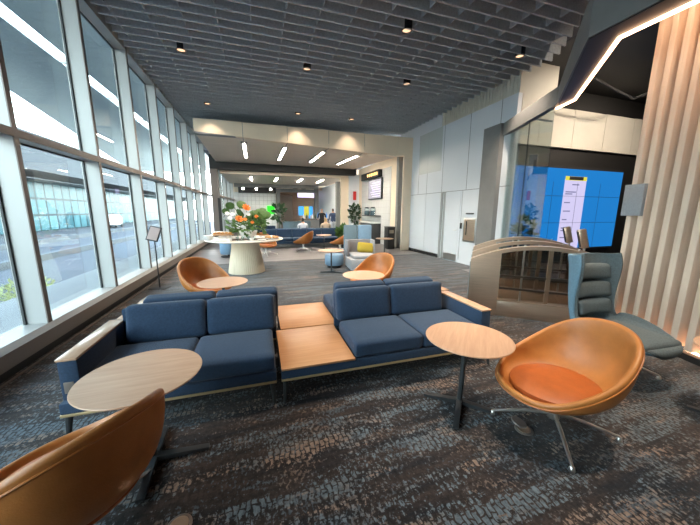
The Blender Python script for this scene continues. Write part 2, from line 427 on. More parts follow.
# ------------------------------------------------------------------ window wall (turned 0.8 deg)
WA = math.radians(-.75)
WW = (-2.35, 4.12, 0)
WALLS = [(WW, WA, n) for n in range(-3, 8)]+[((-1.80, 16.55, 0), math.radians(-3.2), n) for n in range(0, 5)]
# local frame: x = 0 inner cap plane, -0.2 glass ; y along the wall
BAY = 1.705
for wi, (wl, wr, n) in enumerate(WALLS):
    y0 = n*BAY; y1 = y0+BAY
    top = 4.9
    w = sroot('window_%d' % (wi+1), wl, wr)
    obj('mullion', bx(-.24, -.012, y0, y0+.062, .27, top), 'alu', w, smooth=False)
    obj('mullion_cap', bx(-.012, .0, y0-.003, y0+.065, .30, top), 'taupe', w, smooth=False)
    bm = B(); box(bm, -.24, -.012, y0+.062, y1, 2.36, 2.43); obj('transom', bm, 'alu', w, smooth=False)
    obj('transom_cap', bx(-.012, .0, y0+.065, y1-.003, 2.352, 2.438), 'taupe', w, smooth=False)
    bm = B(); box(bm, -.24, -.005, y0+.062, y1, top-.14, top+.0); obj('head', bm, 'alu', w, smooth=False)
    bm = B(); box(bm, -.24, -.012, y0+.062, y1, .22, .275); obj('sill', bm, 'alu', w, smooth=False)
    for z0, z1 in ((.275, 2.36), (2.43, top-.14)):
        bm = B(); box(bm, -.213, -.205, y0+.062, y1, z0, z1); obj('pane', bm, 'pane', w, smooth=False)
        bm = B()
        for a, b_, c, d in ((y0+.062, y0+.085, z0, z1), (y1-.023, y1, z0, z1), (y0+.062, y1, z0, z0+.02), (y0+.062, y1, z1-.02, z1)):
            box(bm, -.216, -.196, a, b_, c, d)
        obj('gasket', bm, 'gasket', w, smooth=False)
t = sroot('wall_left', WW, WA)
obj('wall_daylight_block', bx(-.26, 0, -10.2, -3*BAY-.004, .255, 5.12), 'white_wall', t, smooth=False)  # unseen stretch made solid to cut daylight from behind the camera
obj('wall_curb', bx(-.26, .065, -10.2, 13.4, .10, .255), 'curb', t, smooth=False)
bm = B(); hexa(bm, [(-.26, -10.2, .255), (.065, -10.2, .255), (.065, 13.4, .255), (-.26, 13.4, .255), (-.26, -10.2, .30), (.0, -10.2, .30), (.0, 13.4, .30), (-.26, 13.4, .30)])
for v in bm.verts:
    pass
obj('curb_ledge', bm, 'curb_top', t, smooth=False)
obj('header', bx(-.3, .0, -10.2, 13.4, 4.9, 5.12), 'alu', t, smooth=False)
t3 = sroot('wall_left', (-1.80, 16.55, 0), math.radians(-3.2))
obj('wall_curb', bx(-.26, .03, 0, 8.5, 0, .255), 'curb', t3, smooth=False)
obj('header', bx(-.3, 0, 0, 8.5, 4.9, 5.12), 'alu', t3, smooth=False)
t2 = sroot('baseboard_left', WW, WA)
obj('toe_kick', bx(-.2, .03, -10.2, 13.4, 0, .10), 'black', t2, smooth=False)
obj('floor_strip', bx(.075, .095, -10.2, 5.2, .0, .012), 'taupe', t2, smooth=False)

# ------------------------------------------------------------------ outside
struct(obj('ground', bx(-140, -2.7, -60, 200, -5.2, -5.0), 'asphalt', smooth=False))
bm = B(); prism(bm, [(-4.55, -8), (-2.62, -8), (-2.62, 28), (-4.0, 28)], -.35, -.02); struct(obj('terrace', bm, 'terrace', smooth=False))
bm = B(); hexa(bm, [(-30, -20, -6), (-9, -20, -6), (-9, 130, -6), (-30, 130, -6), (-30, -20, -1.55), (-9, -20, -3.4), (-9, 130, -3.4), (-30, 130, -1.55)])
struct(obj('road_deck', bm, 'asphalt', smooth=False))
for i, (xa, za, h) in enumerate(((-9.3, -3.4, .7), (-17.5, -2.7, .55), (-23, -2.2, .5))):
    tag(obj('kerb_wall', bx(xa-.25, xa+.25, -10, 120, za-.2, za+h), 'road_line', smooth=False), ('pale low parapet wall beside the road nearest the terrace', 'pale kerb wall along the middle of the grey road', 'pale kerb wall along the far side of the grey road')[i], 'wall')
t = thing('terminal_building', 'teal glass terminal building with a grey overhanging roof across the road', 'building', (-30, 0, -1.6))
obj('glass_facade', bx(-1, 0, 0, 150, 0, 7.2), 'facade', t, smooth=False)
bm = B(); hexa(bm, [(-6, -5, 7.2), (3.5, -5, 8.2), (3.5, 160, 8.2), (-6, 160, 7.2), (-6, -5, 14.4), (3.5, -5, 12.9), (3.5, 160, 12.9), (-6, 160, 14.4)])
obj('roof', bm, 'bag_grey', t, smooth=False)
bm = B(); box(bm, .0, 3.2, 0, 150, 7.15, 7.25); obj('soffit', bm, 'bag_grey', t, smooth=False)
# canopy of this building, with an open slot letting the sky through
t = sroot('canopy')
bm = B(); prism(bm, [(-4.98, -8), (-2.64, -8), (-2.64, 40), (-5.02, 40)], 6.0, 6.1); obj('canopy_panel', bm, 'canopy', t, smooth=False)
bm = B(); prism(bm, [(-5.45, -1.5), (-5.36, -1.5), (-5.42, 40), (-13.1, 40)], 6.0, 6.1); obj('canopy_panel', bm, 'canopy', t, smooth=False)
bm = B()
for yy in range(-6, 40, 3): box(bm, -5.42, -4.96, yy-.04, yy+.04, 6.02, 6.1)
obj('canopy_bracket', bm, 'alu', t, smooth=False)
def leafblob(bm, c, r, n, size, flat=1.0, seed=0):
    rnd = random.Random(seed)
    for _ in range(n):
        d = Vector((rnd.gauss(0, 1), rnd.gauss(0, 1), rnd.gauss(0, 1))).normalized()
        p = Vector(c)+Vector((d.x*r[0], d.y*r[1], d.z*r[2]))*(rnd.random()**.45)
        s = size*(.6+.8*rnd.random())
        ax = (d+Vector((rnd.uniform(-.6, .6), rnd.uniform(-.6, .6), rnd.uniform(-.2, .7)))).normalized()
        sd = ax.cross(Vector((rnd.random(), rnd.random(), rnd.random()+.01))).normalized()
        nn = ax.cross(sd)
        a = bm.verts.new(p); b = bm.verts.new(p+ax*s*.5+sd*s*.3+nn*s*.06); e = bm.verts.new(p+ax*s); f = bm.verts.new(p+ax*s*.5-sd*s*.3+nn*s*.06)
        g = bm.verts.new(p+ax*s*.5-nn*s*.05)
        bm.faces.new((a, b, g)); bm.faces.new((b, e, g)); bm.faces.new((e, f, g)); bm.faces.new((f, a, g))
for i, (x, y, z, lab) in enumerate(((-6.3, 10.2, -1.05, 'pale green shrub below the terrace edge outside the second window'), (-7.6, 12.6, -1.25, 'rounder pale shrub behind the first shrub below the terrace'), (-6.1, 7.4, -1.1, 'pale shrub low outside the window nearest the camera'))):
    t = thing('shrub', lab, 'shrub', (x, y, -5.0))
    bm = B(); leafblob(bm, (0, 0, 5.0+z), (.75, .75, .55), 420, .17, seed=i); obj('foliage', bm, 'leaf_light', t)
    bm = B(); cyl(bm, (0, 0, 0), (0, 0, 5.0+z), .06, .03, 8); obj('trunk', bm, 'stem', t)
t = thing('service_truck', 'small white utility truck parked on the road outside the windows', 'truck', (-27, 69.5, -1.80), .1)
obj('body', bx(-1.1, 1.1, -1.9, 1.3, .5, 2.5, bev=.08), 'white', t)
obj('cab', bx(-1.05, 1.05, 1.35, 3.0, .5, 2.0, bev=.25), 'white', t)
obj('windscreen', bx(-.9, 1.07, 2.2, 2.95, 1.25, 1.8, bev=.1), 'gasket', t)
for sx in (-1, 1):
    for yy in (-1.2, 2.2):
        bm = B(); cyl(bm, (sx*1.08, yy, .45), (sx*.8, yy, .45), .45, n=20); obj('wheel', bm, 'black', t)

# ------------------------------------------------------------------ sofas
SR = thing  # alias
SO = Vector((.125, 2.27, 0)); SA = math.radians(-.8)
def sofa_half(name, label, seats, backs, arm=None, table=None, flip=False, x_span=(0, 1), group='back-to-back blue sofas'):
    """local frame as seen from the front: x to the right, y to the back; flip builds the rear (turned) sofa"""
    rz = SA+(PI if flip else 0)
    t = thing(name, label, 'sofa', (0, 0, 0), 0, group)
    org = Vector((0, 0, 0)) if not flip else Vector((0, 1.65, 0))
    def W(x, y): # local -> sofa frame
        return (x, y) if not flip else (x+.05, 1.65-y)
    def lbox(x0, x1, y0, y1, z0, z1, **k):
        (a, b), (c, d) = W(x0, y0), W(x1, y1)
        return bx(min(a, c), max(a, c), min(b, d), max(b, d), z0, z1, **k)
    x0, x1 = x_span
    obj('platform', lbox(x0, x1, .0, .81, .205, .286, bev=.008), 'navy', t)
    for (a, b, c, d) in ((x0, x1, -.004, .03), (x0, x1, .78, .812)):
        bm = B(); (p, q), (r, s) = W(a, c), W(b, d); box(bm, p, r, min(q, s), max(q, s), .186, .206, bev=.003)
        obj('bottom_rail', bm, 'brass', t)
    for lx in (x0+.035, x1-.035):
        for ly, dy in ((.03, -.03), (.77, .0)):
            bm = B(); sx = -.012 if lx == x0+.035 else .012
            a = W(lx, ly); b = W(lx+sx, ly+dy)
            cyl(bm, (b[0], b[1], 0), (a[0], a[1], .19), .013, .024, 12); obj('leg', bm, 'gunmetal', t)
    for (a, b), (a2, b2) in zip(seats, backs):
        c = W((a+b)/2, .30)
        bm = B(); cushion(bm, (c[0], c[1], .362), (b-a-.006, .60, .145), .035, .014); obj('seat_cushion', bm, 'navy', t)
        a, b = a2, b2; c = W((a+b)/2, .675)
        bm = B(); cushion(bm, (c[0], c[1], .585), (b-a-.008, .15, .345), .04, .004, rotx=(-.2 if not flip else .2), px=.012); obj('back_cushion', bm, 'navy', t)
    a, b = seats[0][0], seats[-1][1]
    obj('back_frame', lbox(a, b, .765, .818, .286, .70, bev=.015), 'navy', t)
    if arm:
        a, b = arm
        obj('arm', lbox(a, b, .05, .815, .18, .575, bev=.012), 'navy', t)
        o = obj('arm_cap', lbox(a-.002, b+.002, .045, .815, .576, .594, bev=.004), 'oak_cap', t)
    if table:
        a, b = table
        o = obj('table_top', lbox(a, b, -.012, .815, .287, .307, bev=.004), 'oak_slab', t); o['label'] = 'square honey oak table top'
    t.location = SO; t.rotation_euler = (0, 0, SA)
    return t
s1 = sofa_half('sofa', 'navy blue two-seat sofa with oak-capped left arm beside the window, facing the camera', [(-1.35, -.685), (-.685, -.02)], [(-1.275, -.62), (-.62, .015)], arm=(-1.467, -1.35), x_span=(-1.467, -.02))
o = obj('power_outlet', bx(-1.445, -1.385, .045, .055, .335, .42, bev=.004), 'taupe', s1)
s2 = sofa_half('sofa', 'navy blue two-seat sofa with attached oak table top and right arm, facing the camera', [(.67, 1.37), (1.37, 2.07)], [(.66, 1.30), (1.30, 1.985)], arm=(2.07, 2.19), table=(.022, .668), x_span=(.02, 2.19))
s3 = sofa_half('sofa', 'rear navy two-seat sofa near the window, turned away, only its back cushion tops showing', [(-1.35, -.685), (-.685, -.02)], [(-1.275, -.62), (-.62, .015)], arm=(-1.467, -1.35), x_span=(-1.467, -.02), flip=True)
s4 = sofa_half('sofa', 'rear navy sofa with attached oak table top, turned away behind the right front sofa', [(.67, 1.37), (1.37, 2.07)], [(.66, 1.30), (1.30, 1.985)], arm=(2.07, 2.19), table=(.022, .668), x_span=(.02, 2.19), flip=True)

# ------------------------------------------------------------------ side tables
def side_table(label, loc, rz, h=.60, r=.335, off=(.0, .0), group='round oak side tables'):
    t = thing('side_table', label, 'side table', loc, rz, group)
    bm = B(); lathe(bm, [(0, h-.022), (r-.05, h-.022), (r-.004, h-.010), (r, h-.005), (r-.003, h), (0, h)], 64, (off[0], off[1], 0)); obj('table_top', bm, 'oak', t)
    bm = B(); lathe(bm, [(0, h-.03), (.08, h-.03), (.08, h-.0225), (0, h-.0225)], 24, (off[0]*.5, off[1]*.5, 0)); cyl(bm, (0, 0, .02), (off[0]*.5, off[1]*.5, h-.025), .021, .019, 16); obj('pole', bm, 'gunmetal', t)
    for a in (0, PI/2, -PI/2):
        bm = B(); c, s = math.cos(a), math.sin(a); nx, ny = -s, c; ln = .32 if a == 0 else .29
        p = [(nx*.022, ny*.022), (c*ln+nx*.02, s*ln+ny*.02), (c*ln-nx*.02, s*ln-ny*.02), (-nx*.022, -ny*.022)]
        prism(bm, [p[3], p[2], p[1], p[0]], [.012, .003, .003, .012], [.05, .022, .022, .05]); obj('foot', bm, 'gunmetal', t, smooth=False)
    return t
side_table('round oak side table in the left foreground over the sofa corner', (-.695, 1.92, 0), math.radians(2), off=(-.02, .04))
side_table('round oak side table beside the large camel chair at right', (1.56, 1.79, 0), math.radians(-133), off=(-.02, .03))
st0 = side_table('round oak side table behind the left sofa, in front of the far-left camel chair', (-.48, 4.36, 0), .4)
dup(st0, (1.61, 4.22, 0), 2.2, 'round oak side table behind the right sofa, in front of the mid-room camel chair')
dup(st0, (1.84, 7.2, 0), 1.1, 'round oak side table beside the pale blue ottoman')
dup(st0, (4.6, 9.9, 0), .3, 'round oak side table right of the high-back grey and blue armchair')
dup(st0, (2.75, 12.0, 0), .3, 'round oak side table between two camel chairs in the far lounge')
st7 = dup(st0, (3.43, .90, 0), .3, 'round oak side table cut by the right edge of the picture')

# ------------------------------------------------------------------ camel bucket chairs
def lerp(tab, x):
    for (a, u), (b, v) in zip(tab, tab[1:]):
        if x <= b:
            k = (x-a)/(b-a); k = k*k*(3-2*k); return u+(v-u)*k
    return tab[-1][1]
def sm(tab, th):
    tot = ws = 0
    for k in range(-24, 25, 3):
        a = abs((th+k+180) % 360-180); wgt = 1+math.cos(PI*k/26)
        for (p, u), (q, v) in zip(tab, tab[1:]):
            if a <= q:
                tot += wgt*(u+(v-u)*(a-p)/(q-p)); ws += wgt; break
    return tot/ws
RH = [(0, .35), (40, .365), (75, .48), (100, .56), (125, .69), (150, .775), (180, .805)]
RR = [(0, .41), (40, .41), (80, .375), (105, .38), (150, .415), (180, .415)]
def camel_chair(label, loc, rz, group='camel leather bucket chairs'):
    t = thing('bucket_chair', label, 'chair', loc, rz, group)
    n = 72; bm = B(); rings = []; rimpts = []
    prof = []
    for i in range(n):
        th = 360*i/n
        R = sm(RR, th); h = sm(RH, th); c, s = math.cos(math.radians(th)), math.sin(math.radians(th))
        pts = []
        def bowl(u, inset, lift):
            # radius grows quickly, height late -> bucket
            r = (R-inset)*(1-(1-u)**1.9); fl = .285
            z = fl+lift+(max(h, fl+lift+.03)-fl-lift)*(u**2.5)
            return r, z
        for k in range(1, 13): pts.append(bowl(k/12, 0, 0))
        ro, zo = pts[-1]
        pts.append((ro-.006, zo+.014)); pts.append((ro-.02, zo+.02)); pts.append((ro-.034, zo+.012))
        for k in range(12, 0, -1):
            r, z = bowl(k/12, .04, .035); pts.append((r, min(z, zo+.002)))
        rings.append([bm.verts.new((r*c, r*s, z)) for r, z in pts])
        rimpts.append(((ro+.001)*c, (ro+.001)*s, zo-.018))
    m = len(rings[0])
    for i in range(n):
        A, Bq = rings[i], rings[(i+1) % n]
        for k in range(m-1): bm.faces.new((A[k], Bq[k], Bq[k+1], A[k+1]))
    v0 = bm.verts.new((0, 0, .283)); v1 = bm.verts.new((0, 0, .322))
    for i in range(n):
        bm.faces.new((rings[(i+1) % n][0], rings[i][0], v0)); bm.faces.new((rings[i][-1], rings[(i+1) % n][-1], v1))
    sh = obj('shell', bm, 'leather', t); sh.data.set_sharp_from_angle(angle=math.radians(80))
    bm = B(); tube(bm, rimpts, .0045, 6, closed=True); obj('piping', bm, 'leather_rim', t)
    bm = B(); prf = [(0, .345), (.30, .35), (.335, .375), (.33, .40), (.29, .418), (.15, .424), (0, .425)]
    lathe(bm, prf, 48, (.035, 0, 0))
    for v in bm.verts:
        k = max(0, -v.co.x); v.co.x = v.co.x if v.co.x > 0 else v.co.x*.82; v.co.y *= .84; v.co.x -= .04; v.co.z -= .035
    o = obj('seat_cushion', bm, 'leather_seat', t); o['label'] = 'rust orange seat cushion'
    bm = B(); lathe(bm, [(0, .30), (.10, .30), (.10, .285), (.045, .27), (.03, .24), (.03, .13), (.04, .125), (.04, .085), (0, .085)], 24); obj('column', bm, 'chrome', t)
    for k in range(4):
        a = math.radians(65)+k*PI/2; c, s = math.cos(a), math.sin(a); bm = B()
        tube(bm, [(c*.03, s*.03, .115), (c*.18, s*.18, .095), (c*.40, s*.40, .035)], [.014, .013, .010], 10)
        lathe(bm, [(0, 0), (.018, 0), (.02, .006), (.015, .03), (0, .045)], 14, (c*.405, s*.405, 0)); obj('leg', bm, 'chrome', t)
    return t
ch = camel_chair('large camel leather bucket chair with rust seat at right, swivelled toward the sofa', (2.06, 1.36, 0), math.radians(167))
cc = dup(ch, (-.87, 1.46, 0), math.radians(142), 'camel chair cropped at the lower left corner, seen from its back')
for o in cc.children:
    if o.name.startswith('leg'): o.rotation_euler.z = math.radians(36)
dup(ch, (-.82, 5.15, 0), math.radians(-48), 'camel bucket chair between the window sign stand and the pleated round table')
dup(ch, (2.02, 4.85, 0), math.radians(-152), 'camel bucket chair behind the right sofa, below the yellow pillow')
dup(ch, (1.82, 11.7, 0), math.radians(150), 'camel bucket chair before the long navy sofa, mid far lounge')
dup(ch, (3.2, 11.1, 0), math.radians(160), 'camel bucket chair just left of the high-back armchair in the far lounge')
dup(ch, (.32, 10.9, 0), math.radians(-60), 'camel bucket chair partly hidden behind the right edge of the round pleated table')

# ------------------------------------------------------------------ wing chair
def wing_chair(label, loc, rz):
    t = thing('wing_chair', label, 'chair', loc, rz)
    # stations: (x, z, half width, side curl, normal)
    key = [(.415, .345, .10, .0), (.435, .372, .17, .004), (.41, .395, .24, .02), (.28, .39, .335, .06), (.12, .38, .37, .12), (-.04, .375, .37, .155), (-.17, .385, .34, .15),
           (-.255, .43, .31, .12), (-.30, .53, .295, .11), (-.345, .70, .295, .14), (-.375, .86, .297, .185), (-.405, 1.02, .295, .225), (-.435, 1.12, .285, .23), (-.44, 1.15, .265, .21)]
    st = []
    for i in range(len(key)-1):
        p0, p1, p2, p3 = key[max(0, i-1)], key[i], key[i+1], key[min(len(key)-1, i+2)]
        for q in range(3):
            u = q/3
            st.append(tuple(.5*(2*b+(c-a)*u+(2*a-5*b+4*c-d)*u*u+(3*b-a-3*c+d)*u**3) for a, b, c, d in zip(p0, p1, p2, p3)))
    st.append(key[-1])
    def surf(off, wadd):
        rows = []
        for i, (x, z, w, d) in enumerate(st):
            a = st[max(0, i-1)]; b = st[min(len(st)-1, i+1)]
            tx, tz = b[0]-a[0], b[1]-a[1]; l = math.hypot(tx, tz); nx, nz = tz/l, -tx/l   # normal into the seat
            row = []; w *= .94
            for k in range(-10, 11):
                q = k/10; e = abs(q)**2.2
                yy = (w+wadd)*math.copysign(math.sin(min(1, abs(q))*PI/2)**.9, q)
                row.append((x+nx*(d*e+off*(1-e*.6)), yy, z+nz*(d*e+off*(1-e*.6))))
            rows.append(row)
        return rows
    def shell(name, mat, o0, o1, w0, w1):
        bm = B(); A = surf(o0, w0); D = surf(o1, w1)
        va = [[bm.verts.new(p) for p in r] for r in A]; vd = [[bm.verts.new(p) for p in r] for r in D]
        R_, K_ = len(va), len(va[0])
        for i in range(R_-1):
            for k in range(K_-1):
                bm.faces.new((va[i][k], va[i][k+1], va[i+1][k+1], va[i+1][k])); bm.faces.new((vd[i][k], vd[i+1][k], vd[i+1][k+1], vd[i][k+1]))
        for i in range(R_-1):
            for k in (0, K_-1): bm.faces.new((va[i][k], va[i+1][k], vd[i+1][k], vd[i][k]))
        for k in range(K_-1):
            for i in (0, R_-1): bm.faces.new((va[i][k], va[i][k+1], vd[i][k+1], vd[i][k]))
        o = obj(name, bm, mat, t); o.data.set_sharp_from_angle(angle=math.radians(70))
        md = o.modifiers.new('soften', 'SUBSURF'); md.levels = 1; md.render_levels = 1
        return o
    o = shell('outer_shell', 'wing_out', -.035, -.002, .012, .004); o['label'] = 'steel blue outer shell'
    shell('inner_lining', 'wing_in', 0, .03, .0, -.028)
    for i, (x, z) in enumerate(((-.255, .60), (-.295, .78), (-.335, .97))):
        bm = B(); cushion(bm, (0, 0, 0), (.44+.02*i, .085, .165), .04, .0, px=.015)
        for v in bm.verts:
            px_, py_, pz_ = v.co; bend = (px_/.25)**2*.05
            v.co = Vector((-py_+x+bend+pz_*-.2, px_, pz_+z))
        obj('back_pad', bm, 'wing_in', t)
    bm = B(); cushion(bm, (.12, 0, .415), (.58, .50, .09), .043, .012); obj('seat_cushion', bm, 'wing_in', t)
    bm = B(); lathe(bm, [(0, .345), (.09, .345), (.09, .33), (.03, .31), (.03, .10), (0, .10)], 20); obj('column', bm, 'chrome', t)
    for k in range(4):
        a = PI/4+k*PI/2; c, s = math.cos(a), math.sin(a); bm = B()
        tube(bm, [(c*.02, s*.02, .125), (c*.18, s*.18, .10), (c*.38, s*.38, .035)], [.016, .014, .011], 10)
        lathe(bm, [(0, 0), (.018, 0), (.02, .006), (.015, .03), (0, .045)], 14, (c*.385, s*.385, 0)); obj('leg', bm, 'chrome', t)
    return t
wing_chair('grey-blue high-back wing lounge chair with padded back, between the gates and the slat wall', (3.42, 1.80, 0), math.radians(-94))

# ------------------------------------------------------------------ floor outlets
def floor_outlet(lab, x, y, h):
    t = thing('floor_outlet', lab, 'floor outlet', (x, y, 0), .2, 'round floor outlets')
    bm = B(); lathe(bm, [(0, 0), (.062, 0), (.062, .004), (.05, .007), (0, .007)], 32); obj('base_ring', bm, 'taupe', t)
    bm = B(); lathe(bm, [(0, .007), (.045, .007), (.045, .011), (.030, .011), (.030, .009), (0, .009)], 32); obj('lid', bm, 'steel', t)
    return t
floor_outlet('round floor outlet at the bottom edge beside the cropped camel chair', -.45, 1.43, 0)
t = floor_outlet('round floor outlet with raised tilted lid under the large camel chair', 1.83, 1.40, .05)
bm = B(); lathe(bm, [(0, -.005), (.052, -.005), (.055, 0), (.052, .006), (0, .006)], 32); obj('raised_lid', bm, 'taupe', t, (-.02, .03, .05), (.22, .18, 0))

# ------------------------------------------------------------------ sign stand
t = thing('sign_stand', 'slim black floor sign stand with tilted card frame beside the window', 'sign stand', (-1.96, 6.77, 0), math.radians(-15))
bm = B(); box(bm, -.17, .17, -.12, .12, 0, .012, bev=.004); obj('base', bm, 'black', t)
bm = B(); cyl(bm, (0, 0, .01), (0, 0, 1.03), .012, n=12); obj('pole', bm, 'black', t)
f = obj('frame', bx(-.115, .115, -.012, .012, -.15, .15, bev=.003), 'black', t, (0, 0, 1.13), (-.35, .22, 0))
o = obj('card', bx(-.095, .095, -.015, -.0125, -.13, .13), 'paper', f)

# ------------------------------------------------------------------ pedestal buffet table and what stands on it
PX, PY = -.27, 8.02
t = thing('pedestal_table', 'large round buffet table with pale stone top on a fluted cream pedestal', 'table', (PX, PY, 0))
bm = B(); n = 216
lathe(bm, [(0, 0), (.455, 0), (.455, .02), (.45, .06), (.405, .35), (.355, .62), (.335, .80), (.335, .83), (0, .83)], n, wob=lambda i: (.013 if i % 4 in (0, 1) else -.013)); obj('pedestal', bm, 'pleat', t)
bm = B(); lathe(bm, [(0, .83), (.80, .83), (.95, .85), (.965, .865), (.955, .88), (0, .88)], 72); obj('table_top', bm, 'stone', t)
TZ = .881
t = thing('flower_arrangement', 'large bouquet of green leaves and orange flowers on the round buffet table', 'flowers', (PX+.08, PY+.15, TZ))
bm = B(); lathe(bm, [(0, 0), (.12, 0), (.20, .08), (.24, .2), (.225, .2), (.18, .09), (0, .03)], 32); obj('vase', bm, 'white', t)
bm = B(); leafblob(bm, (0, 0, .32), (.50, .4, .20), 190, .14, seed=3); leafblob(bm, (.15, 0, .46), (.36, .3, .16), 70, .14, seed=4); o = obj('foliage', bm, 'leaf', t); o['kind'] = 'stuff'
def bigleaf(p, r, tilt, rz):
    bm = B(); k = 14; vs = [bm.verts.new((0, 0, 0))]; c = bm.verts.new((r*.9, 0, .04*r))
    ring = []
    for i in range(k):
        a = 2*PI*i/k; rr = r*(1-.12*math.cos(a)); ring.append(bm.verts.new((r*.9+rr*math.cos(a), rr*.85*math.sin(a), -.10*r*abs(math.sin(a)))))
    bm.verts.remove(vs[0])
    for i in range(k): bm.faces.new((ring[i], ring[(i+1) % k], c))
    tube(bm, [(-.05*r, 0, 0), (r*.2, 0, .0)], .008, 5)
    return obj('broad_leaf', bm, 'leaf_mid', t, p, (1.15, tilt*.35, rz if abs(rz) > 2 else rz*.3))
for p, r, ti, rz in (((-.32, 0, .86), .12, .5, 2.9), ((-.22, -.05, .9), .13, .7, .4), ((-.45, .05, .72), .10, .6, 2.9), ((.18, 0, .62), .15, -.9, .3), ((.36, -.05, .58), .14, -.8, .2), ((.08, .05, .6), .13, -1.0, 1.6), ((.3, .1, .68), .12, -.9, .9), ((-.1, 0, .62), .14, -.9, 2.4)): bigleaf(p, r, ti, rz)
for sx in (((0, 0, .2), (-.2, 0, .6), (-.34, 0, .86)), ((0, 0, .2), (.0, .0, .5), (-.02, -.05, .72)), ((0, 0, .2), (-.12, 0, .6), (-.22, -.05, .9))):
    bm = B(); tube(bm, sx, .009, 6); obj('stem', bm, 'stem', t)
def bloom(p, r, mat='orange'):
    bm = B(); rnd = random.Random(int(p[0]*100))
    for k in range(18):
        a = 2*PI*k/9; tl = .35 if k < 9 else .9; ln = r*(1 if k < 9 else .7)
        d = Vector((math.cos(a)*math.cos(tl), math.sin(a)*math.cos(tl), math.sin(tl))); s = Vector((-math.sin(a), math.cos(a), 0))
        q = [bm.verts.new(v) for v in (Vector((0, 0, 0)), d*ln*.6+s*ln*.28, d*ln, d*ln*.6-s*ln*.28)]
        bm.faces.new(q)
    sphere(bm, (0, 0, r*.2), r*.22, 10, 6)
    return obj('flower', bm, mat, t, p, (.9, 0, rnd.uniform(-.5, .5)))
bloom((-.02, -.12, .78), .13); bloom((-.2, -.30, .50), .12); bloom((.12, -.33, .42), .06); bloom((.22, -.28, .56), .07); bloom((-.05, -.38, .5), .06)
for p_ in ((-.42, -.2, .52), (-.34, -.28, .62), (-.48, -.12, .64), (.02, -.2, .62)): bloom(p_, .07, 'white')

def plate(lab, x, y, r=.13, h=.02, mat='white', z=TZ):
    bm = B(); lathe(bm, [(0, 0), (r*.6, 0), (r, h), (r*.97, h+.004), (r*.58, .008), (0, .008)], 32)
    return tag(obj('plate', bm, mat, None, (x, y, z)), lab, 'plate', 'plates on the round buffet table')
def bowl(lab, x, y, r=.1, h=.09, mat='white', z=TZ):
    bm = B(); lathe(bm, [(0, 0), (r*.5, 0), (r*.85, h*.5), (r, h), (r*.94, h), (r*.78, h*.52), (0, .012)], 28)
    return tag(obj('bowl', bm, mat, None, (x, y, z)), lab, 'bowl', 'bowls on the round buffet table')
def tumbler(lab, x, y, r=.038, h=.10, mat='clear', z=TZ):
    bm = B(); lathe(bm, [(0, 0), (r*.8, 0), (r, h), (r*.92, h), (r*.74, .01), (0, .01)], 20)
    return tag(obj('tumbler', bm, mat, None, (x, y, z)), lab, 'glass', 'tumblers on the round buffet table')
def loaf(bm, x, y, z, a, s=.07):
    t_ = bmesh.new(); sphere(t_, (0, 0, 0), s, 12, 8, (1, .55, .5)); 
    bmesh.ops.rotate(t_, verts=t_.verts, cent=(0, 0, 0), matrix=Matrix.Rotation(a, 3, 'Z')); bmesh.ops.translate(t_, verts=t_.verts, vec=(x, y, z))
    vm = {v: bm.verts.new(v.co) for v in t_.verts}
    for f in t_.faces: bm.faces.new([vm[v] for v in f.verts])
    t_.free()
tag(obj('serving_tray', bx(-.24, .24, -.16, .16, 0, .025, bev=.008), 'woodtray', None, (PX-.52, PY-.12, TZ+.11), (0, 0, .2)), 'raised wooden tray at the left of the buffet table', 'tray')
bm = B(); box(bm, -.10, .10, -.08, .08, 0, .108, bev=.01); tag(obj('tray_riser', bm, 'white', None, (PX-.52, PY-.12, TZ), (0, 0, .2)), 'white block holding up the left wooden tray', 'riser')
for i in range(5):
    bm = B(); loaf(bm, 0, 0, .026, .4, .052)
    tag(obj('bread_roll', bm, 'bread', None, (PX-.70+.088*i, PY-.17+.07*(i % 2), TZ+.136)), 'brown bread roll on the raised wooden tray at the left of the buffet table', 'bread', 'rolls on the wooden tray')
tag(obj('serving_dish', bx(-.20, .20, -.09, .09, 0, .05, bev=.015), 'white', None, (PX-.5, PY-.50, TZ), (0, 0, .1)), 'long white serving dish at the front left of the buffet table', 'dish')
bowl('large white bowl at the left rim of the buffet table', PX-.84, PY-.30, .11, .12)
bowl('white bowl behind the wooden tray on the buffet table', PX-.45, PY+.30, .14, .16)
plate('white plate stacked near the window side of the buffet table', PX-.80, PY+.22, .14)
tag(obj('serving_tray', bx(-.22, .22, -.11, .11, 0, .03, bev=.008), 'tray', None, (PX-.08, PY-.40, TZ), (0, 0, .05)), 'dark brown tray in front of the flowers, left one', 'tray')
tag(obj('serving_tray', bx(-.2, .2, -.11, .11, 0, .03, bev=.008), 'tray', None, (PX+.36, PY-.40, TZ), (0, 0, -.1)), 'dark brown tray in front of the flowers, right one', 'tray')
for i, x in enumerate((-.16, -.04, .10, .24)):
    tumbler(('clear tumbler on the buffet table front edge, first from the left', 'clear tumbler on the buffet table front edge, second from the left', 'clear tumbler on the buffet table front edge, third from the left', 'clear tumbler on the buffet table front edge, right end')[i], PX+x, PY-.58+.02*i)
    if i % 2 == 0:
        bowl(('small white bowl left of the tumblers on the buffet table', '', 'small white bowl among the tumblers on the buffet table')[i], PX+x-.0-.16*(1 if i == 0 else -.42), PY-.70, .055, .07)
plate('white platter of pastries at the right of the buffet table', PX+.66, PY-.24, .24, .03)
for i in range(6):
    a = i*1.05; bm = B(); loaf(bm, 0, 0, .034, a, .065)
    tag(obj('pastry', bm, 'bread', None, (PX+.66+.11*math.cos(a), PY-.24+.11*math.sin(a), TZ+.012)), 'golden pastry on the white platter at the right of the buffet table', 'pastry', 'pastries on the platter')
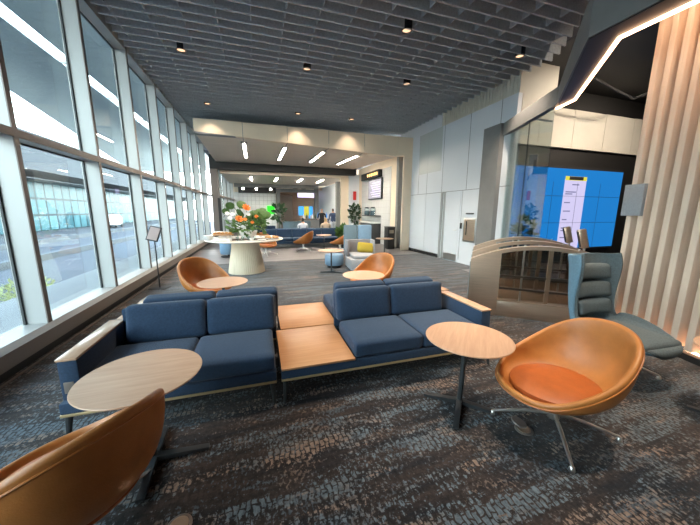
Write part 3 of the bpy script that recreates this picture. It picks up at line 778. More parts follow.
tag(obj('serving_tray', bx(-.2, .2, -.14, .14, 0, .03, bev=.008), 'white', None, (PX+.58, PY+.38, TZ), (0, 0, .3)), 'white tray behind the pastry platter on the buffet table', 'tray')
plate('small white plate at the front right of the buffet table', PX+.40, PY-.66, .11)
bm = B(); lathe(bm, [(0, 0), (.05, 0), (.045, .012), (.012, .02), (.012, .12), (.16, .14), (.165, .155), (0, .15)], 28); tag(obj('cake_stand', bm, 'white', None, (PX-.70, PY+.52, TZ)), 'white cake stand at the window side of the buffet table', 'stand')

# ------------------------------------------------------------------ high-back armchair with pillow, ottoman
t = thing('high_back_armchair', 'grey armchair with tall two-tone blue screen back, mid room', 'armchair', (2.80, 7.55, 0), math.radians(-6))
obj('seat_base', bx(-.41, .41, -.50, .40, .05, .34, bev=.03), 'lightgrey', t)
bm = B(); cushion(bm, (0, -.09, .385), (.64, .76, .11), .035, .012); obj('seat_cushion', bm, 'lightgrey', t)
obj('arm_panel', bx(-.41, -.34, .02, .40, .34, .80, bev=.02), 'midgrey', t)
obj('arm_panel', bx(.34, .41, .02, .40, .34, .80, bev=.02), 'lightgrey', t)
o = obj('back_panel', bx(-.34, .34, .30, .40, .34, .80, bev=.02), 'midgrey', t)
for k, (a, b, m_) in enumerate(((-.42, -.005, 'slateblue'), (.005, .42, 'skyblue'))):
    o = obj('screen_panel', bx(a, b, .41, .49, .30, 1.21, bev=.04), m_, t); o['label'] = ('slate blue tall panel', 'light blue tall panel')[k]
for sx in (-1, 1):
    for sy in (-.42, .34):
        bm = B(); cyl(bm, (sx*.36, sy, 0), (sx*.36, sy, .055), .02, n=10); obj('leg', bm, 'black', t)
bm = B(); cushion(bm, (0, 0, .14), (.46, .13, .29), .06, .0, rotx=-.3, px=.03)
tag(obj('pillow', bm, 'yellow', None, (2.92, 7.60, .445), (0, .12, -.12)), 'mustard yellow pillow on the grey high-back armchair', 'pillow')
t = thing('ottoman', 'pale blue round ottoman left of the grey high-back armchair', 'ottoman', (2.12, 7.95, 0))
bm = B(); lathe(bm, [(0, .08), (.25, .08), (.27, .11), (.27, .34), (.25, .38), (0, .39)], 36); obj('cushion', bm, 'skyblue', t)
bm = B(); lathe(bm, [(0, 0), (.2, 0), (.2, .08), (0, .08)], 24); obj('base', bm, 'black', t)
t = thing('ottoman', 'pale blue stool behind the round buffet table by the window', 'stool', (-.95, 10.9, 0))
bm = B(); lathe(bm, [(0, .10), (.24, .10), (.27, .14), (.27, .50), (.24, .55), (0, .56)], 36); obj('cushion', bm, 'skyblue', t)
bm = B(); lathe(bm, [(0, 0), (.25, 0), (.25, .02), (.03, .03), (.03, .10), (0, .10)], 24); obj('base', bm, 'black', t)

# ------------------------------------------------------------------ right wall
W6 = 6.1
t = sroot('wall_right')
obj('wall_panel', bx(W6, W6+.12, 5.83, 11.7, 0, 4.40), 'white_wall', t, smooth=False)
obj('upper_panel', bx(W6+.02, W6+.14, 5.83, 8.85, 4.40, 5.12), 'beige_grey', t, smooth=False)
obj('upper_panel', bx(W6-.004, W6+.1, 8.75, 10.15, 2.98, 4.40), 'frost', t, smooth=False)['label'] = 'frosted grey-green upper panel'
obj('upper_panel', bx(W6, W6+.1, 8.85, 11.7, 4.40, 5.12), 'white_wall', t, smooth=False)
obj('upper_panel', bx(W6+.14, 7.3, 5.83, 5.95, 3.88, 5.12), 'beige_grey', t, smooth=False)
bm = B()
for yy in (6.3, 7.42, 8.64, 9.57, 10.15): box(bm, W6-.004, W6+.01, yy-.008, yy+.008, 2.25, 4.40)
box(bm, W6-.004, W6+.01, 5.83, 11.7, 2.243, 2.258); box(bm, W6-.004, W6+.01, 9.565, 9.58, .1, 2.25); box(bm, W6-.004, W6+.01, 7.55, 7.562, .1, 2.25)
obj('panel_joint', bm, 'joint', t, smooth=False)
bm = B()
for k in range(26): box(bm, W6-.01, W6+.03, 5.9+k*.11, 5.925+k*.11, 4.42, 4.80)
obj('upper_slats', bm, 'beige_grey', t, smooth=False)
d = sroot('door_1')
obj('door_leaf', bx(W6-.015, W6+.03, 7.62, 8.37, .02, 2.22), 'white_wall', d, smooth=False)
obj('kick_plate', bx(W6-.022, W6-.014, 7.66, 8.33, .03, .24), 'chrome', d, smooth=False)
bm = B(); box(bm, W6-.03, W6+.02, 8.37, 8.45, 0, 2.25); box(bm, W6-.03, W6+.02, 8.52, 8.62, 0, 2.25); obj('door_frame', bm, 'alu', d, smooth=False)
bm = B(); cyl(bm, (W6-.06, 7.72, 1.02), (W6-.015, 7.72, 1.02), .012, n=10); box(bm, W6-.07, W6-.05, 7.7, 7.84, 1.01, 1.03); obj('door_handle', bm, 'chrome', d)
d = sroot('door_2')
obj('door_leaf', bx(W6-.012, W6+.03, 8.66, 9.56, .02, 2.22), 'white_wall', d, smooth=False)
obj('door_leaf', bx(W6-.012, W6+.03, 9.585, 10.5, .02, 2.22), 'white_wall', d, smooth=False)
struct(obj('baseboard_right', bx(W6-.012, W6+.005, 8.66, 11.4, 0, .12), 'black', smooth=False))
tag(obj('card_reader', bx(W6-.03, W6-.001, 7.48, 7.56, 1.08, 1.26, bev=.006), 'black'), 'small black card reader on the white wall beside the door', 'card reader')
t = thing('steel_panel', 'stainless waste panel recessed in the white wall beside the dark frame', 'panel', (W6, 7.14, .70))
obj('frame', bx(-.02, -.001, -.27, .27, .0, .72, bev=.004), 'chrome', t); obj('face', bx(-.026, -.019, -.23, .23, .05, .67), 'steel', t)
bm = B(); box(bm, -.04, -.026, .1, .13, .2, .62); obj('handle', bm, 'black', t)
tag(obj('wall_hook', bx(W6-.035, W6-.001, 7.0, 7.32, 1.53, 1.57, bev=.008), 'gunmetal'), 'small dark horizontal bar on the white wall above the steel panel', 'hook')

# ------------------------------------------------------------------ beige portals
def quadbox(bm, p, dz):   # p: 4 xyz of the underside, thickness up
    hexa(bm, [tuple(q) for q in p]+[(q[0], q[1], q[2]+dz) for q in p])
t = sroot('trim_1')
bm = B()
js = [-1.70, -.25, 1.2, 2.67, 4.05, 5.45]
def zb(x): return 4.06-.068*(x+1.7)*.72
for a, b in zip(js, js[1:]):
    hexa(bm, [(a+.008, 10.70, zb(a)), (b-.008, 10.70, zb(b)), (b-.008, 10.9, zb(b)), (a+.008, 10.9, zb(a)), (a+.008, 10.70, 4.45), (b-.008, 10.70, 4.46), (b-.008, 10.9, 4.46), (a+.008, 10.9, 4.45)])
obj('fascia', bm, 'beige', t, smooth=False)
obj('fascia_joint', bx(-1.69, 5.5, 10.71, 10.95, 4.0, 4.44), 'joint', t, smooth=False)
bm = B(); hexa(bm, [(-1.7, 10.72, zb(-1.7)), (5.45, 10.72, zb(5.45)), (5.45, 16.05, 3.93), (-1.7, 16.05, 3.97), (-1.7, 10.72, 4.44), (5.45, 10.72, 4.44), (5.45, 16.05, 4.44), (-1.7, 16.05, 4.44)])
obj('soffit', bm, 'beige_soffit', t, smooth=False)
bm = B()
for x in js[1:-1]: hexa(bm, [(x-.009, 10.73, zb(x)-.003), (x+.009, 10.73, zb(x)-.003), (x+.009, 11.5, zb(x)*.855+3.95*.145-.003), (x-.009, 11.5, zb(x)*.855+3.95*.145-.003), (x-.009, 10.73, zb(x)+.02), (x+.009, 10.73, zb(x)+.02), (x+.009, 11.5, zb(x)+.02), (x-.009, 11.5, zb(x)+.02)])
obj('soffit_joint', bm, 'joint', t, smooth=False)
bm = B(); prism(bm, [(5.45, 10.7), (6.27, 10.7), (6.27, 10.95), (5.45, 10.95)], [3.76, 3.76, 3.76, 3.76], 4.46); prism(bm, [(5.72, 10.7), (6.27, 10.7), (6.27, 11.15), (5.92, 11.15)], 0, 3.76)
obj('pier', bm, 'beige', t, smooth=False)
obj('edge_trim', bx(6.22, 6.30, 10.66, 10.75, 0, 4.5), 'joint', t, smooth=False)
obj('dark_return', bx(5.90, 6.3, 11.45, 11.65, 0, 4.0), 'charcoal', t, smooth=False)
obj('inner_wall', bx(5.95, 6.25, 11.65, 16.6, 0, 4.0), 'beige', t, smooth=False)
obj('tile_niche', bx(5.93, 5.96, 12.25, 16.0, .9, 3.6), 'gridtile', t, smooth=False)
obj('tile_niche_base', bx(5.93, 5.96, 12.25, 16.0, 0, .9), 'gridtile', t, smooth=False)
obj('dark_beam', bx(-2.0, 5.6, 16.05, 16.5, 3.62, 4.3), 'black', t, smooth=False)
for i, x in enumerate(js[1:-1]):
    o = thing('strip_light', 'slim lit ceiling strip in the near beige soffit, %s' % ('nearest the windows', 'second from the windows', 'third from the windows', 'nearest the white wall')[i], 'ceiling light', (x, 13.0, 0), 0, 'strip lights in the near soffit')
    k = (2.2/5.3); za = zb(x)*(1-.16)+3.95*.16; zc = zb(x)*.28+3.95*.72
    bm = B(); hexa(bm, [(-.045, -1.4, za-.012), (.045, -1.4, za-.012), (.045, 1.45, zc-.012), (-.045, 1.45, zc-.012), (-.045, -1.4, za+.03), (.045, -1.4, za+.03), (.045, 1.45, zc+.03), (-.045, 1.45, zc+.03)]); obj('diffuser', bm, 'strip', o, smooth=False)
    bm = B(); hexa(bm, [(-.10, -1.5, za-.006), (.10, -1.5, za-.006), (.10, 1.55, zc-.006), (-.10, 1.55, zc-.006), (-.10, -1.5, za+.04), (.10, -1.5, za+.04), (.10, 1.55, zc+.04), (-.10, 1.55, zc+.04)]); obj('frame', bm, 'joint', o, smooth=False)
# second portal
t = sroot('trim_2')
obj('fascia', bx(-1.6, 5.3, 16.6, 16.8, 3.48, 3.9), 'beige', t, smooth=False)
obj('fascia_joint', bx(-1.6, 5.29, 16.62, 16.9, 3.50, 3.9), 'joint', t, smooth=False)
obj('soffit', bx(-1.6, 5.3, 16.7, 22.3, 3.50, 3.9), 'beige_soffit', t, smooth=False)
obj('pier', bx(4.85, 5.32, 16.6, 17.0, 0, 3.5), 'beige', t, smooth=False)
obj('dark_return', bx(4.65, 4.85, 16.8, 17.1, 0, 3.3), 'charcoal', t, smooth=False)
obj('white_return', bx(5.32, 6.0, 16.55, 16.7, 0, 3.7), 'white_wall', t, smooth=False)
obj('end_beam', bx(-1.3, 4.6, 22.3, 22.5, 3.25, 3.9), 'charcoal', t, smooth=False)
for i, x in enumerate((-.1, 1.35, 2.8, 4.1)):
    o = thing('strip_light', 'short lit strip in the far beige soffit, %s' % ('nearest the windows', 'second from the windows', 'third from the windows', 'farthest from the windows')[i], 'ceiling light', (x, 18.9, 3.5), 0, 'strip lights in the far soffit')
    obj('diffuser', bx(-.05, .05, -.95, .95, -.02, .01), 'strip', o, smooth=False); obj('frame', bx(-.08, .08, -1.0, 1.0, -.008, .02), 'joint', o, smooth=False)
tag(obj('column', bx(-2.0, -1.66, 16.1, 16.5, 0, 4.05), 'taupe', smooth=False), 'dark taupe square column beside the windows under the beige portal', 'column')
tag(obj('info_panel', bx(-1.68, -1.55, 15.6, 15.72, 0, 2.2), 'black', smooth=False), 'tall narrow black totem in front of the taupe column', 'totem')
# sign and menu on the tile
t = thing('bar_sign', 'black projecting light box sign with glowing letters above the menu screen', 'sign', (5.93, 14.4, 3.25))
obj('case', bx(-.20, -.001, -1.2, 1.2, 0, .34, bev=.01), 'black', t)
bm = B(); xx = -1.05
for w_ in (.16, .2, .16, .2, .2, .16):
    box(bm, -.206, -.2, xx, xx+w_*.7, .10, .24); xx += w_+.06
obj('letters', bm, 'scr_orange', t, smooth=False)
t = thing('menu_screen', 'dark framed menu screen on the white tile under the light box sign', 'screen', (5.93, 13.95, 2.2))
obj('bezel', bx(-.08, -.001, -.85, .85, 0, 1.02, bev=.01), 'black', t); obj('display', bx(-.084, -.08, -.80, .80, .05, .97), 'scr_grey', t, smooth=False)
bm = B()
for k in range(7): box(bm, -.087, -.084, -.7, .3+.1*(k % 3), .14+k*.11, .165+k*.11)
obj('menu_lines', bm, 'scr_mauve', t, smooth=False)
t = thing('bar_counter', 'black shelf counter with pale front under the menu screen', 'counter', (5.93, 14.2, 0))
obj('top', bx(-.45, -.001, -1.0, 1.0, 1.0, 1.06, bev=.005), 'white', t); obj('body', bx(-.40, -.001, -.95, .95, 0, 1.0), 'gunmetal', t, smooth=False); obj('shelf', bx(-.3, -.001, -.95, .95, 1.35, 1.39), 'black', t, smooth=False)
for i, yy in enumerate((13.9, 14.75)):
    t = thing('drink_dispenser', 'glass drink dispenser on the counter shelf, %s' % ('nearer one', 'farther one')[i], 'dispenser', (5.76, yy, 1.391), 0, 'drink dispensers')
    bm = B(); lathe(bm, [(0, 0), (.12, 0), (.14, .04), (.14, .34), (.10, .38), (0, .38)], 20); obj('jar', bm, 'clear', t)
    bm = B(); lathe(bm, [(0, .381), (.11, .381), (.11, .42), (.03, .43), (0, .45)], 20); obj('lid', bm, 'gunmetal', t)
    bm = B(); lathe(bm, [(0, .02), (.11, .02), (.11, .24), (0, .24)], 20); obj('water', bm, 'slateblue', t)
t = thing('waste_bin', 'black square waste bin beside the beige pier', 'bin', (5.5, 11.35, 0))
obj('body', bx(-.16, .16, -.2, .2, 0, .92, bev=.01), 'black', t); obj('lid', bx(-.17, .17, -.21, .21, .92, .96, bev=.008), 'gunmetal', t); obj('flap', bx(-.10, .10, -.207, -.2, .68, .82), 'steel_dark', t)
tag(obj('alarm_box', bx(5.58, 5.76, 16.49, 16.549, 2.25, 2.75, bev=.01), 'red'), 'red alarm box on the white wall above the plant', 'alarm')
t = thing('potted_plant', 'small leafy plant in a white pot by the white wall below the red box', 'plant', (5.55, 16.2, 0))
bm = B(); lathe(bm, [(0, 0), (.16, 0), (.2, .6), (.185, .6), (.15, .05), (0, .05)], 24); obj('pot', bm, 'white', t)
bm = B(); leafblob(bm, (0, 0, 1.45), (.3, .25, .55), 110, .22, seed=9); obj('foliage', bm, 'leaf_dark', t); bm = B(); cyl(bm, (0, 0, .1), (0, 0, 1.5), .02, .01, 8); obj('stem', bm, 'stem', t)

# ------------------------------------------------------------------ far end
t = sroot('wall_far')
obj('tile_wall', bx(-1.45, 1.66, 24.2, 24.4, 0, 3.0), 'gridtile_white', t, smooth=False)
obj('dark_bulkhead', bx(-1.1, 1.66, 23.8, 24.4, 2.95, 3.62), 'black', t, smooth=False)
struct(obj('wall_wood', bx(-2.4, 9, 26.4, 26.6, 0, 5.1), 'warmwood', smooth=False))
obj('bulkhead', bx(1.66, 9, 24.2, 24.4, 3.3, 5.1), 'beige', t, smooth=False)
obj('upper_wall', bx(-1.45, 1.66, 24.25, 24.45, 3.0, 5.1), 'beige', t, smooth=False)
bm = B(); box(bm, 1.68, 1.95, 23.6, 24.0, 0, 3.05); box(bm, 1.68, 4.7, 23.6, 24.0, 3.05, 3.3); box(bm, 4.7, 5.0, 23.6, 24.0, 0, 3.75); box(bm, 1.68, 5.0, 23.62, 23.98, 3.55, 3.75); obj('dark_portal', bm, 'charcoal', t, smooth=False)
struct(obj('wall_side', bx(5.4, 5.5, 16.75, 26.4, 0, 3.5), 'white_wall', smooth=False))
tag(obj('wood_cabinet', bx(2.0, 3.1, 25.2, 26.3, 0, 2.9), 'taupe', smooth=False), 'grey glazed cabinet inside the dark far portal', 'cabinet')
for i, (x, nm) in enumerate(((-.75, 'left'), (.2, 'middle'), (1.25, 'right'))):
    t = thing('spotlight', 'track spotlight on the black far bulkhead, %s one' % nm, 'spotlight', (x, 23.75, 3.25), 0, 'spotlights on the black bulkhead')
    bm = B(); cyl(bm, (0, .05, .1), (0, -.12, -.02), .07, .08, 14); obj('housing', bm, 'gunmetal', t)
    bm = B(); cyl(bm, (0, -.121, -.021), (.0, -.135, -.031), .075, .075, 14); obj('lens', bm, 'strip', t)
for i, x in enumerate((3.1, 3.75)):
    t = thing('pendant_lamp', 'black dome lamp above the far dark portal, %s one' % ('left', 'right')[i], 'lamp', (x, 23.3, 3.30), 0, 'black dome lamps')
    bm = B(); lathe(bm, [(0, .26), (.06, .26), (.2, .05), (.2, 0), (.17, 0), (0, .1)], 18); obj('shade', bm, 'black', t); bm = B(); cyl(bm, (0, 0, .26), (0, 0, .6), .012, n=6); obj('cord', bm, 'black', t)
tag(obj('green_sign', bx(.95, 1.5, 24.1, 24.19, 1.35, 1.98), 'scr_green', smooth=False), 'bright green lit sign on the far white tile wall behind the flowers', 'sign')
t = thing('menu_screen', 'wide lavender screen high on the far wood wall', 'screen', (4.5, 26.319, 2.75))
obj('bezel', bx(-.85, .85, 0, .08, 0, .62), 'black', t, smooth=False); obj('display', bx(-.82, .82, -.01, 0, .03, .42), 'scr_mauve', t, smooth=False); obj('header', bx(-.82, .3, -.01, 0, .42, .6), 'scr_yellow', t, smooth=False)
for i, (x0, x1, m_, nm) in enumerate(((3.75, 4.2, 'scr_sky', 'blue poster screen left of the yellow poster'), (4.25, 4.65, 'scr_yellow', 'yellow poster screen between two blue posters'), (4.7, 5.0, 'scr_sky', 'blue poster screen right of the yellow poster'))):
    tag(obj('poster_screen', bx(x0, x1, 26.3, 26.399, 1.2, 2.0), m_, smooth=False), nm+' on the far wood wall', 'screen')
# far bar with bottles and people
t = thing('bar_table', 'long dark bar table in front of the far portal', 'bar', (4.0, 20.2, 0))
obj('top', bx(-1.0, 1.3, -.35, .35, 1.02, 1.08), 'taupe', t, smooth=False); obj('front', bx(-.9, 1.2, -.25, .25, 0, 1.02), 'charcoal', t, smooth=False)
bt = None
for i in range(9):
    x = 3.2+i*.2; h = .3+.06*(i % 3)
    bm = B(); lathe(bm, [(0, 0), (.05, 0), (.05, h*.6), (.02, h*.75), (.02, h), (0, h)], 14); tag(obj('bottle', bm, ('white', 'leaf_dark', 'scr_sky')[i % 3], None, (x, 20.1, 1.081)), 'bottle standing on the far bar table', 'bottle', 'bottles on the far bar')
tag(obj('white_cabinet', bx(4.72, 4.98, 18.5, 18.9, 0, 1.05, bev=.02), 'white'), 'white cabinet stand beside the far pier', 'cabinet')

def person(lab, loc, rz, joints, mats, seated=False):
    """joints: list of (xyz, radius, parent index); mats by height bands"""
    me = bpy.data.meshes.new('person'); me.from_pydata([j[0] for j in joints], [(j[2], i) for i, j in enumerate(joints) if j[2] is not None], [])
    o = bpy.data.objects.new('person', me); C.objects.link(o)
    md = o.modifiers.new('skin', 'SKIN'); 
    for i, j in enumerate(joints): me.skin_vertices[0].data[i].radius = (j[1], j[1]) if not isinstance(j[1], tuple) else j[1]
    me.skin_vertices[0].data[0].use_root = True
    s = o.modifiers.new('sub', 'SUBSURF'); s.levels = 2; s.render_levels = 2
    dg = bpy.context.evaluated_depsgraph_get(); nm = bpy.data.meshes.new_from_object(o.evaluated_get(dg))
    bpy.data.objects.remove(o)
    for _, _, m_ in mats: nm.materials.append(M[m_])
    for p in nm.polygons:
        c = p.center
        for k, (test, _, m_) in enumerate(mats):
            if test(c): p.material_index = k; break
    nm.shade_smooth()
    o = bpy.data.objects.new('person', nm); C.objects.link(o); o.location = loc; o.rotation_euler = (0, 0, rz)
    return tag(o, lab, 'person')
def standing():
    return [((0, 0, .98), (.15, .11), None), ((0, 0, 1.2), (.15, .10), 0), ((0, 0, 1.42), (.17, .10), 1), ((0, 0, 1.55), .055, 2), ((0, .01, 1.66), (.078, .095), 3), ((0, .01, 1.77), (.06, .075), 4),
            ((-.21, 0, 1.42), .06, 2), ((-.26, .02, 1.14), .046, 6), ((-.24, .16, .92), .036, 7), ((.21, 0, 1.42), .06, 2), ((.26, .02, 1.14), .046, 9), ((.2, .22, 1.05), .036, 10),
            ((-.1, 0, .86), .095, 0), ((-.11, .02, .5), .065, 12), ((-.12, 0, .08), .045, 13), ((-.12, .14, .04), .04, 14), ((.1, 0, .86), .095, 0), ((.11, .02, .5), .065, 16), ((.12, 0, .08), .045, 17), ((.12, .14, .04), .04, 18)]
def bands(hair, shirt, trousers):
    return [(lambda c: c.z > 1.70 or (c.z > 1.58 and c.y < -.01), 0, hair), (lambda c: c.z > 1.49, 0, 'skin'), (lambda c: c.z < 1.12 and abs(c.x) > .16 and c.y > .1 and c.z > .8, 0, 'skin'), (lambda c: c.z > .95, 0, shirt), (lambda c: True, 0, trousers)]
person('standing person in black clothes with dark hair by the far bar', (4.12, 18.5, 0), 2.6, standing(), bands('hair', 'cloth_black', 'cloth_black'))
person('standing person in dark blue top and pale trousers, right of the one in black', (4.70, 17.9, 0), .3, standing(), bands('hair', 'cloth_blue', 'cloth_white'))
def sitting():
    return [((0, 0, .52), (.16, .12), None), ((0, -.04, .75), (.15, .10), 0), ((0, -.06, .96), (.17, .10), 1), ((0, -.04, 1.09), .055, 2), ((0, -.02, 1.20), (.078, .095), 3), ((0, -.02, 1.31), (.06, .075), 4),
            ((-.21, -.05, .96), .06, 2), ((-.25, .05, .70), .046, 6), ((-.14, .28, .64), .036, 7), ((.21, -.05, .96), .06, 2), ((.25, .05, .70), .046, 9), ((.14, .28, .64), .036, 10),
            ((-.1, .1, .50), .085, 0), ((-.11, .46, .50), .065, 12), ((-.11, .46, .08), .045, 13), ((-.11, .58, .04), .04, 14), ((.1, .1, .50), .085, 0), ((.11, .46, .50), .065, 16), ((.11, .46, .08), .045, 17), ((.11, .58, .04), .04, 18)]
def sbands(hair, shirt, trousers):
    return [(lambda c: c.z > 1.24 or (c.z > 1.10 and c.y < -.04), 0, hair), (lambda c: c.z > 1.03, 0, 'skin'), (lambda c: c.z > .6 and c.y > .2, 0, 'skin'), (lambda c: c.z > .56 and c.y < .2, 0, shirt), (lambda c: True, 0, trousers)]
person('seated dark-haired person in a white shirt, back turned, on the far sofa', (2.2, 14.22, -.02), .1, sitting(), sbands('hair', 'cloth_white', 'cloth_blue'))
person('seated person with long blond hair and a tan top on the far sofa', (3.35, 14.22, -.02), -.1, sitting(), sbands('blond', 'cloth_tan', 'cloth_blue'))

# far sofas (navy, seen from behind / front)
def far_sofa(lab, loc, rz, w):
    t = thing('sofa', lab, 'sofa', loc, rz, 'navy sofas in the far lounge')
    obj('platform', bx(-w/2, w/2, -.4, .4, .2, .29, bev=.01), 'navy', t)
    for sx in (-1, 1):
        for sy in (-.35, .35):
            bm = B(); cyl(bm, (sx*(w/2-.08), sy, 0), (sx*(w/2-.06), sy, .2), .014, .024, 8); obj('leg', bm, 'gunmetal', t)
    k = max(1, round(w/.7))
    for i in range(k):
        xc = -w/2+(i+.5)*w/k
        bm = B(); cushion(bm, (xc, -.1, .365), (w/k-.01, .6, .15), .035, .012, n=5); obj('seat_cushion', bm, 'navy', t)
        bm = B(); cushion(bm, (xc, .27, .60), (w/k-.01, .16, .38), .04, 0, n=5, rotx=-.18); obj('back_cushion', bm, 'navy', t)
    return t
far_sofa('navy sofa in the far lounge facing the camera, behind the two camel chairs', (1.9, 13.0, 0), 0, 3.4)
far_sofa('navy sofa in the far lounge with two seated people, facing away', (2.4, 14.15, 0), PI, 3.4)
far_sofa('short navy sofa at the far left behind the flowers', (.3, 16.8, 0), PI, 1.5)
t = thing('potted_plant', 'dark rubber plant in a pot right of the flower bouquet', 'plant', (1.2, 15.6, 0))
bm = B(); lathe(bm, [(0, 0), (.18, 0), (.22, .6), (.2, .6), (.16, .05), (0, .05)], 24); obj('pot', bm, 'taupe', t)
bm = B(); leafblob(bm, (0, 0, 1.45), (.30, .28, .42), 70, .26, seed=19); obj('foliage', bm, 'leaf_dark', t); bm = B(); cyl(bm, (0, 0, .1), (0, 0, 1.5), .02, .01, 8); obj('stem', bm, 'stem', t)
t = thing('potted_plant', 'bright green grassy plant between the far camel chairs', 'plant', (3.75, 12.2, 0))
bm = B(); lathe(bm, [(0, 0), (.16, 0), (.2, .35), (.18, .35), (.14, .04), (0, .04)], 24); obj('pot', bm, 'black', t)
bm = B(); leafblob(bm, (0, 0, .62), (.34, .3, .25), 160, .22, seed=29); obj('foliage', bm, 'leaf', t)
for i, (x, y) in enumerate(((1.9, 16.9), (2.75, 17.4))):
    t = thing('tub_chair', 'dark teal tub chair far behind the seated people, %s one' % ('left', 'right')[i], 'chair', (x, y, 0), .3)
    bm = B(); lathe(bm, [(0, .42), (.3, .42), (.4, .5), (.42, 1.0), (.38, 1.0), (.33, .52), (0, .5)], 28); obj('shell', bm, 'slateblue', t)
    bm = B(); lathe(bm, [(0, 0), (.25, 0), (.25, .02), (.03, .04), (.03, .42), (0, .42)], 18); obj('base', bm, 'black', t)

# ------------------------------------------------------------------ entry: bulkhead, glass, video wall, slats, gates
t = sroot('trim_3')
Aq, Bq, Cq, Dq = (6.19, 6.47), (5.22, 4.14), (3.60, 2.58), (3.57, -3.0)
a_, b_, c_, d_ = (6.30, 6.42), (5.36, 4.20), (3.86, 2.45), (3.86, -3.0)
e1 = (5.24, 3.86)
bm = B()
prism(bm, [Aq, a_, b_, Bq], 3.5, 3.8); obj('frame_beam', bm, 'charcoal', t, smooth=False)
bm = B(); prism(bm, [Bq, b_, e1, c_, Cq], [3.5]*5, [3.8, 3.8, 3.85, 4.05, 4.05]); prism(bm, [Cq, c_, d_, Dq], 3.5, 4.05); obj('bulkhead', bm, 'charcoal', t, smooth=False)
bm = B(); prism(bm, [(Bq[0]+.02, Bq[1]-.02), b_, e1, c_, (Cq[0]+.02, Cq[1])], 3.49, 3.5); prism(bm, [(Cq[0]+.02, Cq[1]), c_, d_, (Dq[0]+.02, Dq[1])], 3.49, 3.5); obj('bulkhead_soffit', bm, 'blackwall', t, smooth=False)
pts = [(6.12, 6.75), (6.05, 6.12), (6.2, 6.1), (6.3, 6.75)]
bm = B(); prism(bm, [(6.02, 6.78), (5.99, 6.18), (6.14, 6.14), (6.32, 6.72)], 0, 3.8); obj('frame_post', bm, 'charcoal', t, smooth=False)
bm = B(); prism(bm, [(6.14, 6.2), (6.3, 6.6), (6.38, 6.55), (6.22, 6.15)], 0, 3.5); obj('inner_post', bm, 'black', t, smooth=False)
lt = thing('led_strip', 'warm glowing angular light strip under the dark bulkhead above the gates', 'light strip', (0, 0, 0))
bm = B()
for p, q in (((5.37, 4.26), (5.25, 3.85)), ((5.25, 3.85), (3.875, 2.44)), ((3.875, 2.44), (3.875, -2.5))):
    d = Vector((q[0]-p[0], q[1]-p[1], 0)).normalized(); s = Vector((-d.y, d.x, 0))*.019
    prism(bm, [(p[0]-s.x, p[1]-s.y), (q[0]-s.x, q[1]-s.y), (q[0]+s.x, q[1]+s.y), (p[0]+s.x, p[1]+s.y)], 3.465, 3.488)
obj('lamp', bm, 'led', lt, smooth=False)
# glass partition
g = sroot('window_20')
bm = B(); prism(bm, [(6.16, 6.1), (5.30, 4.24), (5.312, 4.234), (6.172, 6.094)], .02, 3.5); obj('pane', bm, 'clear', g, smooth=False)
bm = B(); prism(bm, [(6.17, 6.12), (5.28, 4.2), (5.33, 4.18), (6.22, 6.10)], 0, .04); obj('floor_channel', bm, 'black', g, smooth=False)
bm = B(); prism(bm, [(5.70, 5.10), (5.692, 5.083), (5.704, 5.077), (5.712, 5.094)], .04, 3.5); obj('glass_joint', bm, 'gasket', g, smooth=False)
# entry room walls
t = sroot('wall_entry')
obj('back_wall', bx(6.3, 12.5, 6.72, 6.9, 0, 5.12), 'blackwall', t, smooth=False)
obj('side_wall', bx(12.4, 12.5, -6, 6.9, 0, 5.12), 'blackwall', t, smooth=False)
bm = B()
for k in range(5):
    a = 6.45+k*1.345; box(bm, a, a+1.33, 6.62, 6.72, 3.47+.02, 4.55+.01*k)
obj('beige_panel', bm, 'beige_grey', t, smooth=False)
bm = B(); tube(bm, [(8.2, 5.6, 4.9), (8.8, 5.4, 4.6), (9.6, 5.5, 4.55), (10.2, 5.2, 4.8)], .03, 6); tube(bm, [(7.4, 3.2, 4.7), (9.5, 3.6, 4.7), (12, 4, 4.7)], .07, 8)
obj('ceiling_pipe', bm, 'black', ceil)
for x_, y_ in ((7.9, 4.0), (9.4, 4.0), (10.9, 4.0), (7.2, 2.2)):  # added spots that brighten the dark entry and its back wall
    l = bpy.data.lights.new('entry_fill', 'SPOT'); l.energy = 110; l.color = (1, .84, .68); l.spot_size = math.radians(110); l.spot_blend = .8; l.shadow_soft_size = .05
    lo = bpy.data.objects.new('entry_fill', l); C.objects.link(lo); lo.location = (x_, y_, 4.85); lo.rotation_euler = (.95, 0, 0)
    bm = B(); cyl(bm, (0, 0, .02), (0, 0, .25), .06, n=16); obj('lamp_housing', bm, 'black', ceil, (x_, y_, 4.87))  # casing for the added entry spot
struct(obj('floor', bx(5.4, 12.3, .5, 6.55, .0, .006), 'woodfloor', smooth=False))
t = thing('video_wall', 'large tiled blue video wall showing a phone picture behind the gates', 'screen', (0, 6.7, 0))
obj('housing', bx(6.4, 11.62, -.12, 0, .42, 2.98), 'black', t, smooth=False)
xs = [6.45+k*1.027 for k in range(6)]
for i in range(5):
    for k in range(3):
        obj('screen_tile', bx(xs[i]+.006, xs[i+1]-.006, -.135, -.12, .47+k*.81+.005, .47+(k+1)*.81-.005), 'scr_blue', t, smooth=False)
bm = B(); box(bm, 8.98, 9.90, -.146, -.137, .47, 2.60); obj('phone_picture', bm, 'scr_lilac', t, smooth=False)
bm = B(); box(bm, 8.98, 9.90, -.152, -.147, 2.56, 2.68, bev=.002); obj('phone_corner', bm, 'scr_yellow', t)
bm = B(); box(bm, 9.14, 9.74, -.158, -.153, 2.575, 2.675, bev=.002); obj('phone_notch', bm, 'black', t)
bm = B()
